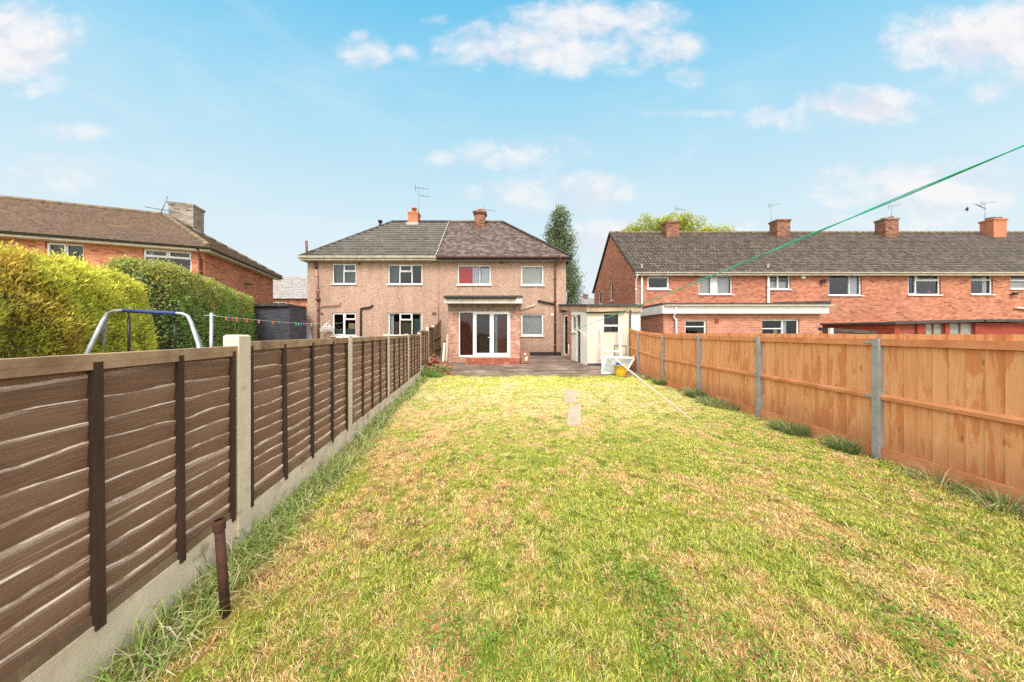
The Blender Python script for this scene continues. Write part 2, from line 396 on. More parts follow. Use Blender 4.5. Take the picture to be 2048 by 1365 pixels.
def patiomat():
    g = G('old_concrete'); v = g.coord('World')
    c = g.ramp(g.noise(v, 1.3, 8, .65), [(.32, (.085, .058, .042)), (.5, (.145, .104, .080)), (.66, (.235, .175, .14))])
    c = g.mix(.6, c, g.ramp(g.noise(v, 45, 6, .75), [(.3, (.3, .3, .3)), (.7, (.7, .7, .7))]), 'OVERLAY')
    st = g.n('Mapping', {'Vector': v, 'Scale': (.5, 2.2, 1)}).outputs[0]
    c = g.mix(g.ramp(g.noise(st, 1.6, 6, .7), [(.54, 0.0), (.68, .55)]), c, (.42, .34, .28))
    y = g.n('SeparateXYZ', {'Vector': v}).outputs[1]
    mo = g.n('MapRange', {'Value': g.math('ADD', y, g.math('MULTIPLY', g.noise(v, 3.0, 6), 1.2)), 'From Min': 10.3, 'From Max': 11.1, 'To Min': .5, 'To Max': 0.0}).outputs[0]
    c = g.mix(mo, c, (.20, .16, .06))
    return g.done(c, .85, g.bump(g.noise(v, 40, 6, .7), .35, .015), 0, .25)
M['patio'] = patiomat()
M['slab'] = surf('worn_concrete_slab', (.34, .265, .18), (.44, .355, .25), 5, .9, .4, 50, dirt=((.30, .27, .12), 4, .56))
M['crack'] = surf('dark_crack', (.03, .022, .018), (.06, .045, .035), 8, .95, 0)
# fence woods
def lapwood():
    """dark brown stain worn to bare wood: u along the board, v 0..1 across it, col.r = a random number per board"""
    g = G('worn_brown_board'); uv = g.coord('UV'); s = g.n('SeparateXYZ', {'Vector': uv})
    rnd = g.n('SeparateColor', {'Color': g.n('Attribute', attribute_name='col').outputs['Color']})
    w = g.n('CombineXYZ', {'X': g.math('MULTIPLY', s.outputs[0], 1.0), 'Y': g.math('MULTIPLY', s.outputs[1], 2.2), 'Z': g.math('MULTIPLY', rnd.outputs[0], 40.0)}).outputs[0]
    st = g.n('Mapping', {'Vector': w, 'Scale': (1.6, 7, 1)}).outputs[0]
    grain = g.noise(st, 3.2, 8, .72, .6)
    c = g.ramp(grain, [(.28, (.062, .033, .020)), (.42, (.135, .072, .042)), (.56, (.205, .114, .068)), (.72, (.34, .21, .13))])
    c = g.mix(g.math('MULTIPLY', rnd.outputs[1], .65), c, (.30, .178, .108))
    wn = g.noise(g.n('Mapping', {'Vector': w, 'Scale': (1.1, 3.5, 1)}).outputs[0], 2.4, 7, .68)
    wear = g.math('ADD', g.math('MULTIPLY', g.math('MAXIMUM', g.math('SUBTRACT', s.outputs[1], .80), -.06), 1.0), g.math('SUBTRACT', wn, g.math('SUBTRACT', .665, g.math('ADD', g.math('MULTIPLY', g.math('POWER', rnd.outputs[2], 3.0), .20), g.math('MULTIPLY', rnd.outputs[1], .05)))))
    wm_ = g.ramp(g.math('MULTIPLY', wear, 6.0, clamp=True), [(0, 0.0), (1, 1.0)])
    fine = g.ramp(g.noise(st, 9, 6, .8), [(.3, (.36, .25, .17)), (.7, (.66, .52, .39))])
    c = g.mix(g.math('MULTIPLY', wm_, .85), c, fine)
    return g.done(c, .8, g.bump(grain, .5, .012), 0, .25)
M['lap'] = lapwood()
M['lap_edge'] = surf('bare_board_edge', (.84, .70, .54), (.36, .24, .16), 7, .9, .1, lo=.42, hi=.58)
M['lap_batten'] = surf('dark_batten', (.032, .018, .013), (.07, .038, .025), 5, .75, .4, 40, dirt=((.16, .10, .06), 4, .66), stretch=(1, 1, .15))
M['lap_batten_pale'] = surf('faded_batten', (.13, .085, .05), (.23, .16, .095), 5, .85, .4, 40, dirt=((.34, .26, .16), 4, .58), stretch=(1, 1, .15))
M['lap_cap'] = surf('worn_cap', (.40, .28, .18), (.22, .13, .08), 4, .85, .3, 50, dirt=((.11, .07, .045), 5, .56))
M['cpost'] = surf('concrete_post', (.52, .45, .34), (.62, .55, .44), 5, .9, .25, 60, dirt=((.25, .22, .11), 2.5, .58))
M['gboard'] = surf('concrete_gravel_board', (.52, .43, .32), (.68, .59, .46), 3, .9, .3, 60, dirt=((.17, .12, .08), 2.2, .57))
def newwood():
    g = G('orange_treated_board'); uv = g.coord('UV'); s = g.n('SeparateXYZ', {'Vector': uv})
    rnd = g.n('SeparateColor', {'Color': g.n('Attribute', attribute_name='col').outputs['Color']})
    w = g.n('CombineXYZ', {'X': s.outputs[0], 'Y': s.outputs[1], 'Z': g.math('MULTIPLY', rnd.outputs[0], 50.0)}).outputs[0]
    st = g.n('Mapping', {'Vector': w, 'Scale': (.7, 14, 1)}).outputs[0]
    grain = g.noise(st, 3.0, 8, .7, .8)
    c = g.ramp(grain, [(.25, (.50, .18, .066)), (.5, (.64, .295, .125)), (.75, (.74, .41, .21))])
    c = g.mix(g.math('MULTIPLY', rnd.outputs[1], .75), c, (.70, .365, .17))
    sn = g.noise(g.n('Mapping', {'Vector': w, 'Scale': (1.0, 5.5, 1)}).outputs[0], 1.5, 4, .55, .3)
    stain = g.ramp(g.math('ADD', sn, g.math('MULTIPLY', rnd.outputs[2], .12)), [(.60, 0.0), (.64, 1.0)])
    c = g.mix(g.math('MULTIPLY', stain, .62), c, (.50, .155, .05))
    pale = g.ramp(g.noise(g.n('Mapping', {'Vector': w, 'Scale': (1.4, 3.5, 3)}).outputs[0], 1.8, 5, .6), [(.6, 0.0), (.74, .65)])
    c = g.mix(pale, c, (.76, .46, .25))
    kv = g.n('TexVoronoi', {'Vector': g.n('Mapping', {'Vector': w, 'Scale': (2.6, 9, 1)}).outputs[0], 'Scale': 1.0})
    kn = g.ramp(kv.outputs['Distance'], [(.07, 1.0), (.13, 0.0)])
    c = g.mix(g.math('MULTIPLY', kn, .6), c, (.20, .058, .02))
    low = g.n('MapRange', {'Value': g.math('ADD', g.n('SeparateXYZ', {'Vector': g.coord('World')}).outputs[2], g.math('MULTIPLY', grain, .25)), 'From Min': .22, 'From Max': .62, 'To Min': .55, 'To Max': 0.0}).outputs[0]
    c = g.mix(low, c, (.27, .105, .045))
    return g.done(c, .75, g.bump(grain, .3, .008), 0, .25)
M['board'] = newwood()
M['rail'] = surf('orange_rail', (.52, .19, .07), (.64, .29, .13), 4, .75, .2, 60, dirt=((.34, .11, .035), 6, .60))
M['prop'] = surf('cream_pole_paint', (.60, .56, .46), (.50, .46, .37), 3, .5, .05)
M['lap_front'] = surf('brown_batten_face', (.085, .045, .028), (.15, .085, .055), 5, .8, .4, 40, dirt=((.26, .17, .11), 5, .66), stretch=(1, 1, .15))
M['room_fill_brown'] = surf('brown_room_fill', (.16, .12, .085), (.11, .08, .058), 2.5, .9, .1)  # colour of the sheets added to lift black rooms behind glass
# ================================================================= building helpers
Z3 = V((0, 0, 1))
def holed(mb, O, U, N, n0, u0, u1, z0, z1, holes, reveal, mi=0, rmi=None):
    """flat panel in the plane O+U*u+z at depth n0, facing -N, with rectangular openings and their reveals"""
    rmi = mi if rmi is None else rmi
    P = lambda u, z, n: V((O[0], O[1], 0))+U*u+N*n+Z3*z
    us = sorted({u0, u1, *[t for h in holes for t in h[:2] if u0 < t < u1]})
    zs = sorted({z0, z1, *[t for h in holes for t in h[2:4] if z0 < t < z1]})
    for a, b in zip(us, us[1:]):
        for c, d in zip(zs, zs[1:]):
            mu, mz = (a+b)/2, (c+d)/2
            if any(h[0] < mu < h[1] and h[2] < mz < h[3] for h in holes): continue
            mb.face([P(a, c, n0), P(b, c, n0), P(b, d, n0), P(a, d, n0)], mi, [(a, c), (b, c), (b, d), (a, d)])
    for a, b, c, d in [h[:4] for h in holes]:
        n1 = n0+reveal
        mb.face([P(a, c, n0), P(a, d, n0), P(a, d, n1), P(a, c, n1)], rmi, [(0, c), (0, d), (reveal, d), (reveal, c)])
        mb.face([P(b, c, n1), P(b, d, n1), P(b, d, n0), P(b, c, n0)], rmi, [(0, c), (0, d), (reveal, d), (reveal, c)])
        mb.face([P(a, d, n0), P(b, d, n0), P(b, d, n1), P(a, d, n1)], rmi, [(a, 0), (b, 0), (b, reveal), (a, reveal)])
        mb.face([P(a, c, n1), P(b, c, n1), P(b, c, n0), P(a, c, n0)], rmi, [(a, 0), (b, 0), (b, reveal), (a, reveal)])
def wbox(mb, O, U, N, u0, u1, z0, z1, n0, n1, mi=0):
    c = V((O[0], O[1], 0))+U*((u0+u1)/2)+N*((n0+n1)/2)+Z3*((z0+z1)/2)
    mb.obox(c, U*(u1-u0)/2, N*(n1-n0)/2, Z3*(z1-z0)/2, mi)
class Face:
    """a wall plane: origin, direction along it; collects openings, then builds windows in them"""
    def __init__(s, root, O, U, local=False): s.root, s.O, s.U, s.N, s.local, s.holes = root, V(O), V(U), Z3.cross(V(U)), local, []
    def P(s, u, z, n=0): return V((s.O[0], s.O[1], 0))+s.U*u+s.N*n+Z3*z
    def bx(s, name, mat, boxes, parent=None):
        mb = MB()
        for b in boxes: wbox(mb, s.O, s.U, s.N, *b)
        return mb.build(name, mat, parent or s.root, s.local)
    def window(s, u0, u1, z0, z1, panes, fr=.055, sill=True, glass='glass', frame='upvc', inset=.06, sill_mat='white', curt=(), name='window', mull=.04, solid=(), label=None):
        s.holes.append((u0, u1, z0, z1))
        w, h = u1-u0, z1-z0
        mb = MB(); hs = []; rings = []
        for p in panes:
            a, b, c, d = u0+p[0]*w, u0+p[1]*w, z0+p[2]*h, z0+p[3]*h
            la = fr if p[0] < .01 else mull/2; lb = fr if p[1] > .99 else mull/2
            lc = fr if p[2] < .01 else mull/2; ld = fr if p[3] > .99 else mull/2
            op = len(p) > 4 and p[4]
            if op:
                ring = (a+la*.55, b-lb*.55, c+lc*.55, d-ld*.55); rings.append(ring)
                hs.append((ring[0]+.05, ring[1]-.05, ring[2]+.05, ring[3]-.05))
            else: hs.append((a+la, b-lb, c+lc, d-ld))
        holed(mb, s.O, s.U, s.N, inset, u0, u1, z0, z1, hs, .045)
        for r, in [(r,) for r in rings]:
            i = (r[0]+.046, r[1]-.046, r[2]+.046, r[3]-.046)
            for q in ((r[0], r[1], r[2], i[2]), (r[0], r[1], i[3], r[3]), (r[0], i[0], i[2], i[3]), (i[1], r[1], i[2], i[3])):
                wbox(mb, s.O, s.U, s.N, *q, inset-.022, inset-.001)
        f = mb.build(name, M[frame], s.root, s.local)
        if label: f['label'] = label
        g = MB()
        for k, q in enumerate(hs):
            if k in solid: continue
            g.face([s.P(q[0], q[2], inset+.03), s.P(q[1], q[2], inset+.03), s.P(q[1], q[3], inset+.03), s.P(q[0], q[3], inset+.03)])
        if g.f: g.build('pane', M[glass], f, s.local)
        if solid:
            sp = MB()
            for k in solid:
                q = hs[k]; wbox(sp, s.O, s.U, s.N, q[0]-.01, q[1]+.01, q[2]-.01, q[3]+.01, inset+.012, inset+.03)
            sp.build('infill_panel', M['white'], f, s.local)
        if sill:
            wb = MB(); wbox(wb, s.O, s.U, s.N, u0-.05, u1+.05, z0-.055, z0-.002, -.06, inset+.01)
            wb.build('sill', M[sill_mat], f, s.local)
        for cm, a, b, c, d, *waves in curt:
            s.curtain(f, cm, u0+a*w, u0+b*w, z0+c*h, z0+d*h, waves[0] if waves else 5, inset+.14)
        return f
    def curtain(s, parent, cm, a, b, c, d, waves, n):
        mb = MB(); K = max(4, int(waves*8)); amp = .022 if waves > 0 else 0
        pts = []
        for i in range(K+1):
            t = i/K; pts.append((a+(b-a)*t, n+amp*math.sin(t*waves*6.283+a)+amp*.5*math.sin(t*waves*15+1)))
        for (ua, na), (ub, nb) in zip(pts, pts[1:]):
            mb.face([s.P(ua, c, na), s.P(ub, c, nb), s.P(ub, d, nb), s.P(ua, d, na)], 0, None, None, True)
        nm = 'curtain' if waves > 0 else 'blind'  # flat sheets added to fill dark rooms are named blind too
        return mb.build(nm, M[cm], parent, s.local)
def roof_plane(mb, EL, ER, RR, RL, course, lift=.025, mi=0, lip=1, wav=0.0):
    """stepped tile courses from the eaves line EL-ER up to RL-RR"""
    EL, ER, RR, RL = map(V, (EL, ER, RR, RL))
    U = (ER-EL).normalized(); nrm = U.cross((RL-EL)).normalized()
    if nrm.z < 0: nrm = -nrm
    up = nrm.cross(U); up = up if up.z > 0 else -up
    S = (RL-EL).dot(up); n = max(1, round(S/course))
    for i in range(n):
        t0, t1 = i/n, (i+1)/n
        a, b = EL.lerp(RL, t0), ER.lerp(RR, t0); c, d = ER.lerp(RR, t1), EL.lerp(RL, t1)
        dz = nrm*(lift+random.uniform(-.003, .003))
        uv = lambda p: ((p-EL).dot(U)+i*.5*0, (p-EL).dot(up))
        mb.face([a+dz, b+dz, c, d], mi, [uv(a), uv(b), uv(c), uv(d)])
        mb.face([a, b, b+dz, a+dz], lip, [uv(a), uv(b), uv(b), uv(a)])
def ridge_line(mb, p, q, r=.10, seg=.45, mi=0):
    p, q = V(p), V(q); L = (q-p).length; n = max(1, int(L/seg)); d = (q-p)/n
    for i in range(n):
        a = p+d*i; b = p+d*(i+1.03)
        mb.tube([a, b], [r*1.06, r*.97], 8, mi, True)
def gutter(root, p, q, mat='black', r=.055, local=False, name='gutter'):
    p, q = V(p), V(q); d = (q-p).normalized(); sd = d.cross(Z3).normalized(); mb = MB(); K = 6
    prof = [(math.cos(math.pi+math.pi*k/K)*r, math.sin(math.pi+math.pi*k/K)*r) for k in range(K+1)]
    for (a, b), (c, e) in zip(prof, prof[1:]):
        mb.face([p+sd*a+Z3*b, q+sd*a+Z3*b, q+sd*c+Z3*e, p+sd*c+Z3*e], 0, None, None, True)
        mb.face([p+sd*c*.9+Z3*e*.9, q+sd*c*.9+Z3*e*.9, q+sd*a*.9+Z3*b*.9, p+sd*a*.9+Z3*b*.9], 0, None, None, True)
    mb.face([p+sd*r, p-sd*r*1, p-sd*r*.7-Z3*r*.8, p+sd*r*.7-Z3*r*.8]); mb.face([q+sd*r, q-sd*r, q-sd*r*.7-Z3*r*.8, q+sd*r*.7-Z3*r*.8])
    return mb.build(name, M[mat], root, local, weld=False)
def pipe(root, pts, r=.04, mat='black', name='drainpipe', clips=True, local=False):
    mb = MB(); mb.tube(pts, r, 8)
    if clips:
        for a, b in zip(pts, pts[1:]):
            a, b = V(a), V(b)
            if abs((b-a).normalized().z) > .9 and (b-a).length > .9:
                n = int((b-a).length/1.4)+1
                for k in range(n):
                    p = a.lerp(b, (k+.5)/n); mb.tube([p-Z3*.035, p+Z3*.035], r*1.3, 8)
    return mb.build(name, M[mat], root, local)
def chimney(root, cx, cy, w, d, z0, z1, mat='brick_chim', cap='brick_chim', pots=(), rot=0.0, local=False, oversail=.05, flash=True):
    c, s_ = math.cos(rot), math.sin(rot); X, Y = V((c, s_, 0)), V((-s_, c, 0)); O = V((cx, cy, 0)); mb = MB()
    bx = lambda w_, d_, a, b, mi=0: mb.obox(O+Z3*(a+b)/2, X*w_/2, Y*d_/2, Z3*(b-a)/2, mi)
    bx(w, d, z0, z1-.15); bx(w+oversail, d+oversail, z1-.15, z1-.075, 0); bx(w+oversail*2, d+oversail*2, z1-.075, z1, 1)
    o = mb.build('chimney', [M[mat], M[cap]], root, local)
    for px_, py_, r, h, pm in pots:
        pb = MB(); b = O+X*px_+Y*py_
        pb.tube([b+Z3*(z1-.01), b+Z3*(z1+h*.85), b+Z3*(z1+h*.86), b+Z3*(z1+h)], [r, r*.85, r*1.05, r*1.05], 10); pb.build('chimney_pot', M[pm], o, local)
    return o
def yagi(root, base, h, dirv, boom=.7, n=5, lean=(0, 0), el=.32, local=False, tilt=0.0, mast_r=.014, name='aerial'):
    mb = MB(); b = V(base); t = b+V((lean[0], lean[1], h)); mb.tube([b, t], mast_r, 6)
    d = V(dirv).normalized(); d.z = tilt; d.normalize(); s_ = d.cross(Z3).normalized(); p0 = t-Z3*.06-d*boom*.25
    mb.tube([p0, p0+d*boom], .011, 5)
    for k in range(n):
        p = p0+d*boom*k/(n-1); w = el*(1.15 if k == 0 else .8-.06*k); mb.tube([p-s_*w/2, p+s_*w/2], .008, 4)
        if k == 0: mb.tube([p-Z3*.14, p+Z3*.14], .008, 4); mb.tube([p-s_*w/2+Z3*.13, p+s_*w/2+Z3*.13], .008, 4); mb.tube([p-s_*w/2-Z3*.13, p+s_*w/2-Z3*.13], .008, 4)
    return mb.build(name, M['antenna'], root, local)
W2 = [(0, .5, 0, 1), (.5, 1, 0, 1)]
# ================================================================= the pair of pebbledashed houses
DH = 14.4                                     # distance of their garden front
ZE = 5.40                                     # top of the wall
YR, ZR, YE, ZEV = 17.0, 8.33, 14.05, 5.44     # ridge and eaves line
YB = 19.6; YBE = 19.95
XL, XP, XR = -10.52, -3.80, 2.78
z0h = .30
def px_open(x0, x1, y0, y1, ox, d=DH): return xof(x0, d)-ox, xof(x1, d)-ox, zof(y1, d), zof(y0, d)
# ---- neighbour's half
R1 = thing('semi_detached_house', 'pink pebbledashed half house with pale-lined grey tiles and a small orange chimney', 'house', ((XL+XP)/2, (DH+YB)/2, zg(16)))
f1 = Face(R1, (XL, DH, 0), (1, 0, 0))
o = lambda *p: px_open(*p, XL)
f1.window(*o(663.8, 712, 527.7, 568.3), [(0, .47, 0, 1), (.47, 1, 0, .62), (.47, 1, .62, 1, 1)], curt=[('blind_fill_dark', .02, .98, .02, .98, 0)])
f1.window(*o(775.8, 844.5, 529, 569), [(0, .335, 0, 1), (.335, .69, 0, .64), (.335, .69, .64, 1, 1), (.69, 1, 0, 1)], curt=[('blind_fill_dark', .02, .30, .0, 1, 3), ('curt_white', .93, .99, 0, 1, 1)])  # side curtains added to break up flat panes, standing in for reflections
f1.window(*o(663.8, 712, 625.8, 672), [(0, .5, 0, 1, 1), (.5, 1, 0, .70), (.5, 1, .70, 1, 1)], curt=[('potcream', .6, .86, .28, .55, 0), ('blind_fill_dark', .02, .98, .02, .30, 0)])  # low grey-green sheet added to lighten the black room
f1.window(*o(776, 844.5, 626, 672), [(0, .335, 0, 1), (.335, .69, 0, .68), (.335, .69, .68, 1, 1), (.69, 1, 0, 1)], curt=[('curt_white', .01, .13, 0, 1, 2), ('curt_white', .9, .99, 0, 1, 2), ('room_fill_brown', .14, .66, 0, .62, 0), ('blind_fill_dark', .70, .89, 0, .75, 0)])  # brown and grey-green sheets added to lighten the black room
mb = MB(); holed(mb, f1.O, f1.U, f1.N, 0, 0, XP-XL, z0h, ZE, f1.holes, .10)
mb.face([(XL, YB, z0h), (XL, DH, z0h), (XL, DH, ZE), (XL, YB, ZE)]); mb.face([(XP, YB, z0h), (XL, YB, z0h), (XL, YB, ZE), (XP, YB, ZE)])
mb.face([(XP, DH+.12, z0h), (XP, YB, z0h), (XP, YB, ZR-.1), (XP, YR, ZR-.02), (XP, DH+.12, ZE)])
mb.face([(XL, DH+.15, 2.85), (XP, DH+.15, 2.85), (XP, YB, 2.85), (XL, YB, 2.85)])
mb.build('wall', M['dash'], R1)
EL1, RL1 = V((-10.70, YE, ZEV)), V((-7.2, YR, ZR))
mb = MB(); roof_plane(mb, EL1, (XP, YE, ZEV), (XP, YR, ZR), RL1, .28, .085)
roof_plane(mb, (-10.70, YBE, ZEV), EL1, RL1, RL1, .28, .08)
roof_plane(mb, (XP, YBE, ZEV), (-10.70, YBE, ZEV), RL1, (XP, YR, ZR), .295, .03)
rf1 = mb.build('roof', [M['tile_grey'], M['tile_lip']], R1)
mb = MB(); ridge_line(mb, RL1+V((0, 0, .03)), (XP, YR, ZR+.03), .09); ridge_line(mb, EL1+V((0.05, .05, .05)), RL1+V((0, 0, .05)), .075); ridge_line(mb, V((-10.7, YBE, ZEV+.05)), RL1+V((0, 0, .05)), .075)
mb.build('ridge', M['ridge_dark'], rf1)
mb = MB(); mb.bar((XP-.02, YE, ZEV+.075), (XP-.02, YR, ZR+.075), .035, .03); mb.build('verge', M['lead'], rf1)
mb = MB(); mb.box(-10.70, XP-.003, YE+.02, YE+.045, ZEV-.17, ZEV-.01, 0); mb.box(-10.70, -10.675, YE+.048, YBE, ZEV-.17, ZEV-.01, 0)
mb.box(-10.672, XP-.003, YE+.048, DH-.003, ZEV-.168, ZEV-.15, 1); mb.build('fascia', [M['fascia'], M['soffit']], R1)
gutter(R1, (-10.74, YE-.045, ZEV-.03), (XP, YE-.045, ZEV-.03), 'fascia')
zc0 = zof(455, YR)
ch = chimney(R1, xof(828.6, YR), YR, .58, .5, zc0, zof(427, YR), 'brick_new', 'terracotta', [(0, 0, .15, .30, 'terracotta')], oversail=.03)
mb = MB(); mb.box(xof(828.6, YR)-.36, xof(828.6, YR)+.36, YR-.40, YR+.3, ZR-.33, ZR-.14); mb.build('flashing', M['lead'], ch)
yagi(R1, (xof(837.5, YR-.1), YR-.1, zof(440, YR)), zof(376, YR)-zof(440, YR), (1, .25, 0), .75, 6)
mb = MB(); b = at(843, 392, YR-.1); mb.tube([at(837.5, 391, YR-.1), at(861, 394, YR-.25)], .012, 5)
for k in range(5): p = at(842+4*k, 391.6+.5*k, YR-.12-.02*k); mb.tube([p-V((.02, .12, .0)), p+V((.02, .12, 0))], .008, 4)
mb.build('aerial', M['antenna'], R1)
mb = MB(); p = at(760.5, 455, 19); mb.tube([p, at(760.5, 445, 19)], .09, 8); mb.tube([at(760.5, 445, 19), at(760.5, 441.5, 19)], .15, 8); mb.build('flue', M['black'], R1)
fx = lambda x, y, n=.07: at(x, y, DH)+V((0, -n, 0))
sp = [fx(623.5, 487, .38), fx(624.5, 508, .38), fx(632.5, 524, .12), fx(634.5, 540), ]
pipe(R1, sp, .055, 'brownpipe', clips=False)
pipe(R1, [fx(634.5, 540), fx(637.5, 596)], .055, 'pinkpipe'); mb = MB(); mb.tube([fx(637.6, 596), fx(637.7, 602)], .10, 8); mb.build('pipe_collar', M['brownpipe'], R1)
pipe(R1, [fx(637.7, 602), fx(638.5, 640), fx(638.5, 711)], .055, 'brownpipe')
pipe(R1, [fx(641, 615), fx(645, 612.5), fx(681.3, 610.5), fx(681.3, 606.5), fx(681.3, 606, 0)], .028, 'pinkpipe', clips=False)
pipe(R1, [fx(745.5, 611.5, 0), fx(745.5, 612, .06), fx(740, 615.5, .06), fx(723.3, 617.5, .06), fx(723, 622, .06), fx(723, 712, .06)], .045, 'black', clips=False)
for x, y, w, h in ((719.5, 528, 6, 5.5), (752, 520.6, 8, 4), (868.3, 628, 8, 5.5), (644, 628, 5, 5)):
    f1.bx('air_brick', M['terracotta' if y < 520 else 'brownpipe'], [(xof(x-w/2, DH)-XL, xof(x+w/2, DH)-XL, zof(y+h/2, DH), zof(y-h/2, DH), -.012, .02)])
# ---- our half
R2 = thing('semi_detached_house', 'pink pebbledashed half house with brown tiled roof, red curtains and white french doors', 'house', ((XR+XP)/2, (DH+YB)/2, zg(16)))
f2 = Face(R2, (XP, DH, 0), (1, 0, 0))
o = lambda *p: px_open(*p, XP)
f2.window(*o(914.8, 981.7, 530, 570), [(0, .67, 0, 1), (.67, 1, 0, 1)], frame='white', curt=[('curt_red', .02, .43, 0, 1, 6), ('curt_white', .43, .64, 0, 1, 4), ('curt_white', .70, .98, 0, .86, 0)], fr=.07)
f2.window(*o(1041.9, 1087.3, 531, 571), [(0, 1, 0, 1)], frame='white', curt=[('blind', .02, .98, .02, .98, 0)], fr=.08)
f2.window(*o(1042, 1087, 628, 672), [(0, 1, 0, 1)], frame='white', curt=[('film', .02, .98, .02, .98, 0)], fr=.08)
mb = MB(); L2 = XR-XP; DE = 12.2
exl, exr = xof(896.8, DE), xof(1040, DE)      # the extension walls
hl, hr = exl-XP+.1, exr-XP-.1
holed(mb, f2.O, f2.U, f2.N, 0, 0, L2, z0h, ZE, f2.holes+[(hl, hr, z0h+.01, 2.6)], .10)
mb.face([(XR, DH, z0h), (XR, YB, z0h), (XR, YB, ZE), (XR, DH, ZE)]); mb.face([(XR, YB, z0h), (XP, YB, z0h), (XP, YB, ZE), (XR, YB, ZE)])
mb.face([(XP, DH+.15, 2.85), (XR, DH+.15, 2.85), (XR, YB, 2.85), (XP, YB, 2.85)])
mb.build('wall', M['dash'], R2)
ER2, RR2 = V((2.95, YE, ZEV)), V((-.62, YR, ZR))
mb = MB(); roof_plane(mb, (XP, YE, ZEV), ER2, RR2, (XP, YR, ZR), .135, .016, 0, 0)
roof_plane(mb, ER2, (2.95, YBE, ZEV), RR2, RR2, .135, .016, 0, 0); roof_plane(mb, (2.95, YBE, ZEV), (XP, YBE, ZEV), (XP, YR, ZR), RR2, .135, .016, 0, 0)
rf2 = mb.build('roof', [M['tile_brown']], R2)
mb = MB(); ridge_line(mb, (XP, YR, ZR+.02), RR2+V((0, 0, .02)), .09); mb.build('ridge', M['ridge'], rf2)
mb = MB(); n = 34
for i in range(n):
    p = ER2.lerp(RR2, (i+.1)/n)+V((0, 0, .03)); q = ER2.lerp(RR2, (i+1.0)/n)+V((0, 0, .075)); mb.tube([p, q], [.10, .05], 6)
mb.build('hip_tile', M['ridge_dark'], rf2)
mb = MB(); mb.box(XP+.003, 2.95, YE+.02, YE+.045, ZEV-.17, ZEV-.01, 0); mb.box(2.925, 2.95, YE+.048, YBE, ZEV-.17, ZEV-.01, 0); mb.box(XP+.003, 2.922, YE+.048, DH-.003, ZEV-.168, ZEV-.15, 1)
mb.build('fascia', [M['black'], M['soffit']], R2)
gutter(R2, (XP, YE-.045, ZEV-.03), (2.99, YE-.045, ZEV-.03), 'brownpipe')
yc = YR-.45
ch = chimney(R2, xof(960, yc), yc, .60, .5, zof(462, yc), zof(426.5, yc), 'brick_chim', 'brick_chim', [(0, 0, .13, .22, 'potcream')], oversail=.09)
mb = MB(); mb.obox((xof(960, yc), yc-.03, zof(459.5, yc)), (.42, 0, 0), (0, .32, .30), (0, -.02, .02)); mb.build('flashing', M['lead'], ch)
yagi(R2, (xof(972, yc), yc, zof(430, yc)), zof(418, yc)-zof(430, yc), (1, -.1, 0), .72, 5, tilt=-.2)
mb = MB(); p = at(1109, 519, 14.3)
mb.tube([at(1107, 520, 14.3), at(1107, 511, 14.3)], .05, 7); mb.build('roof_vent', M['lead'], rf2)
pipe(R2, [at(1121, 508, 14.0), at(1121, 520, 14.05), at(1111, 529, 14.3), fx(1110, 536), fx(1110, 713)], .05, 'brownpipe')
pipe(R2, [fx(1077, 602.5, 0), fx(1077.5, 602.7), fx(1104, 607.5), fx(1109, 609)], .055, 'black', clips=False, name='waste_pipe')
pipe(R2, [fx(1070, 610, 0), fx(1069.5, 610.5), fx(1042, 619)], .024, 'creamp', clips=False, name='waste_pipe')
f2.bx('meter_box', M['creamp'], [(xof(1101.5, DH)-XP, xof(1107, DH)-XP, zof(632.5, DH), zof(627, DH), -.03, .01)])
f2.bx('plinth', M['plinth'], [(xof(1043, DH)-XP, L2-.01, zof(711, DH), zof(704.5, DH), -.016, .02)])
f2.bx('air_brick', M['brownpipe'], [(xof(999, DH)-XP, xof(1007, DH)-XP, zof(522.5+5, DH), zof(522.5, DH), -.012, .02)])
pl = MB(); pl.tube([fx(877.3, 521, .012), fx(877.3, 660, .012)], .02, 6); pl.build('cable', M['pinkpipe'], R2)
# extension
fe = Face(R2, (exl, DE, 0), (1, 0, 0))
dz0, dz1 = zof(714.5, DE), zof(622.8, DE); du0, du1 = xof(917, DE)-exl, xof(1020.7, DE)-exl
mb = MB(); holed(mb, fe.O, fe.U, fe.N, 0, 0, exr-exl, .2, dz1, [(du0, du1, dz0, dz1+.001)], .11)
for s_ in (0, 1):
    X = exr if s_ else exl; q = [(X, DE, .2), (X, DH, .2), (X, DH, 2.86), (X, DE, 2.86)]; mb.face(q if s_ else q[::-1])
mb.build('extension_wall', M['brick_ours'], R2)
zl = zof(606, DE)
fe.bx('lintel', M['lintel'], [(-.02, exr-exl+.02, dz1+.002, zl, -.012, .12)])
mb = MB(); zt = zof(589, 11.75); zf = zof(607, 11.75); X0, X1 = xof(889, 11.75), xof(1044.5, 11.75)
mb.box(X0, X1, 11.75, 11.79, zf, zt-.14, 1); mb.box(X0, X0+.03, 11.793, DH, zf, zt-.14, 1); mb.box(X1-.03, X1, 11.793, DH, zf, zt-.14, 1)
mb.box(X0+.032, X1-.032, 11.793, DH-.003, zf+.002, zf+.03, 2)
mb.box(X0-.03, X1+.02, 11.70, DH-.002, zt-.135, zt-.06, 0); mb.obox((X0*.5+X1*.5, 12.1, zt-.04), ((X1-X0)/2, 0, 0), (0, .34, .03), (0, 0, .02), 0)
mb.build('extension_roof', [M['felt'], M['fascia'], M['soffit']], R2)
gutter(R2, (X0+.02, 11.66, zt-.15), (X1-.25, 11.66, zt-.15), 'black', .05)
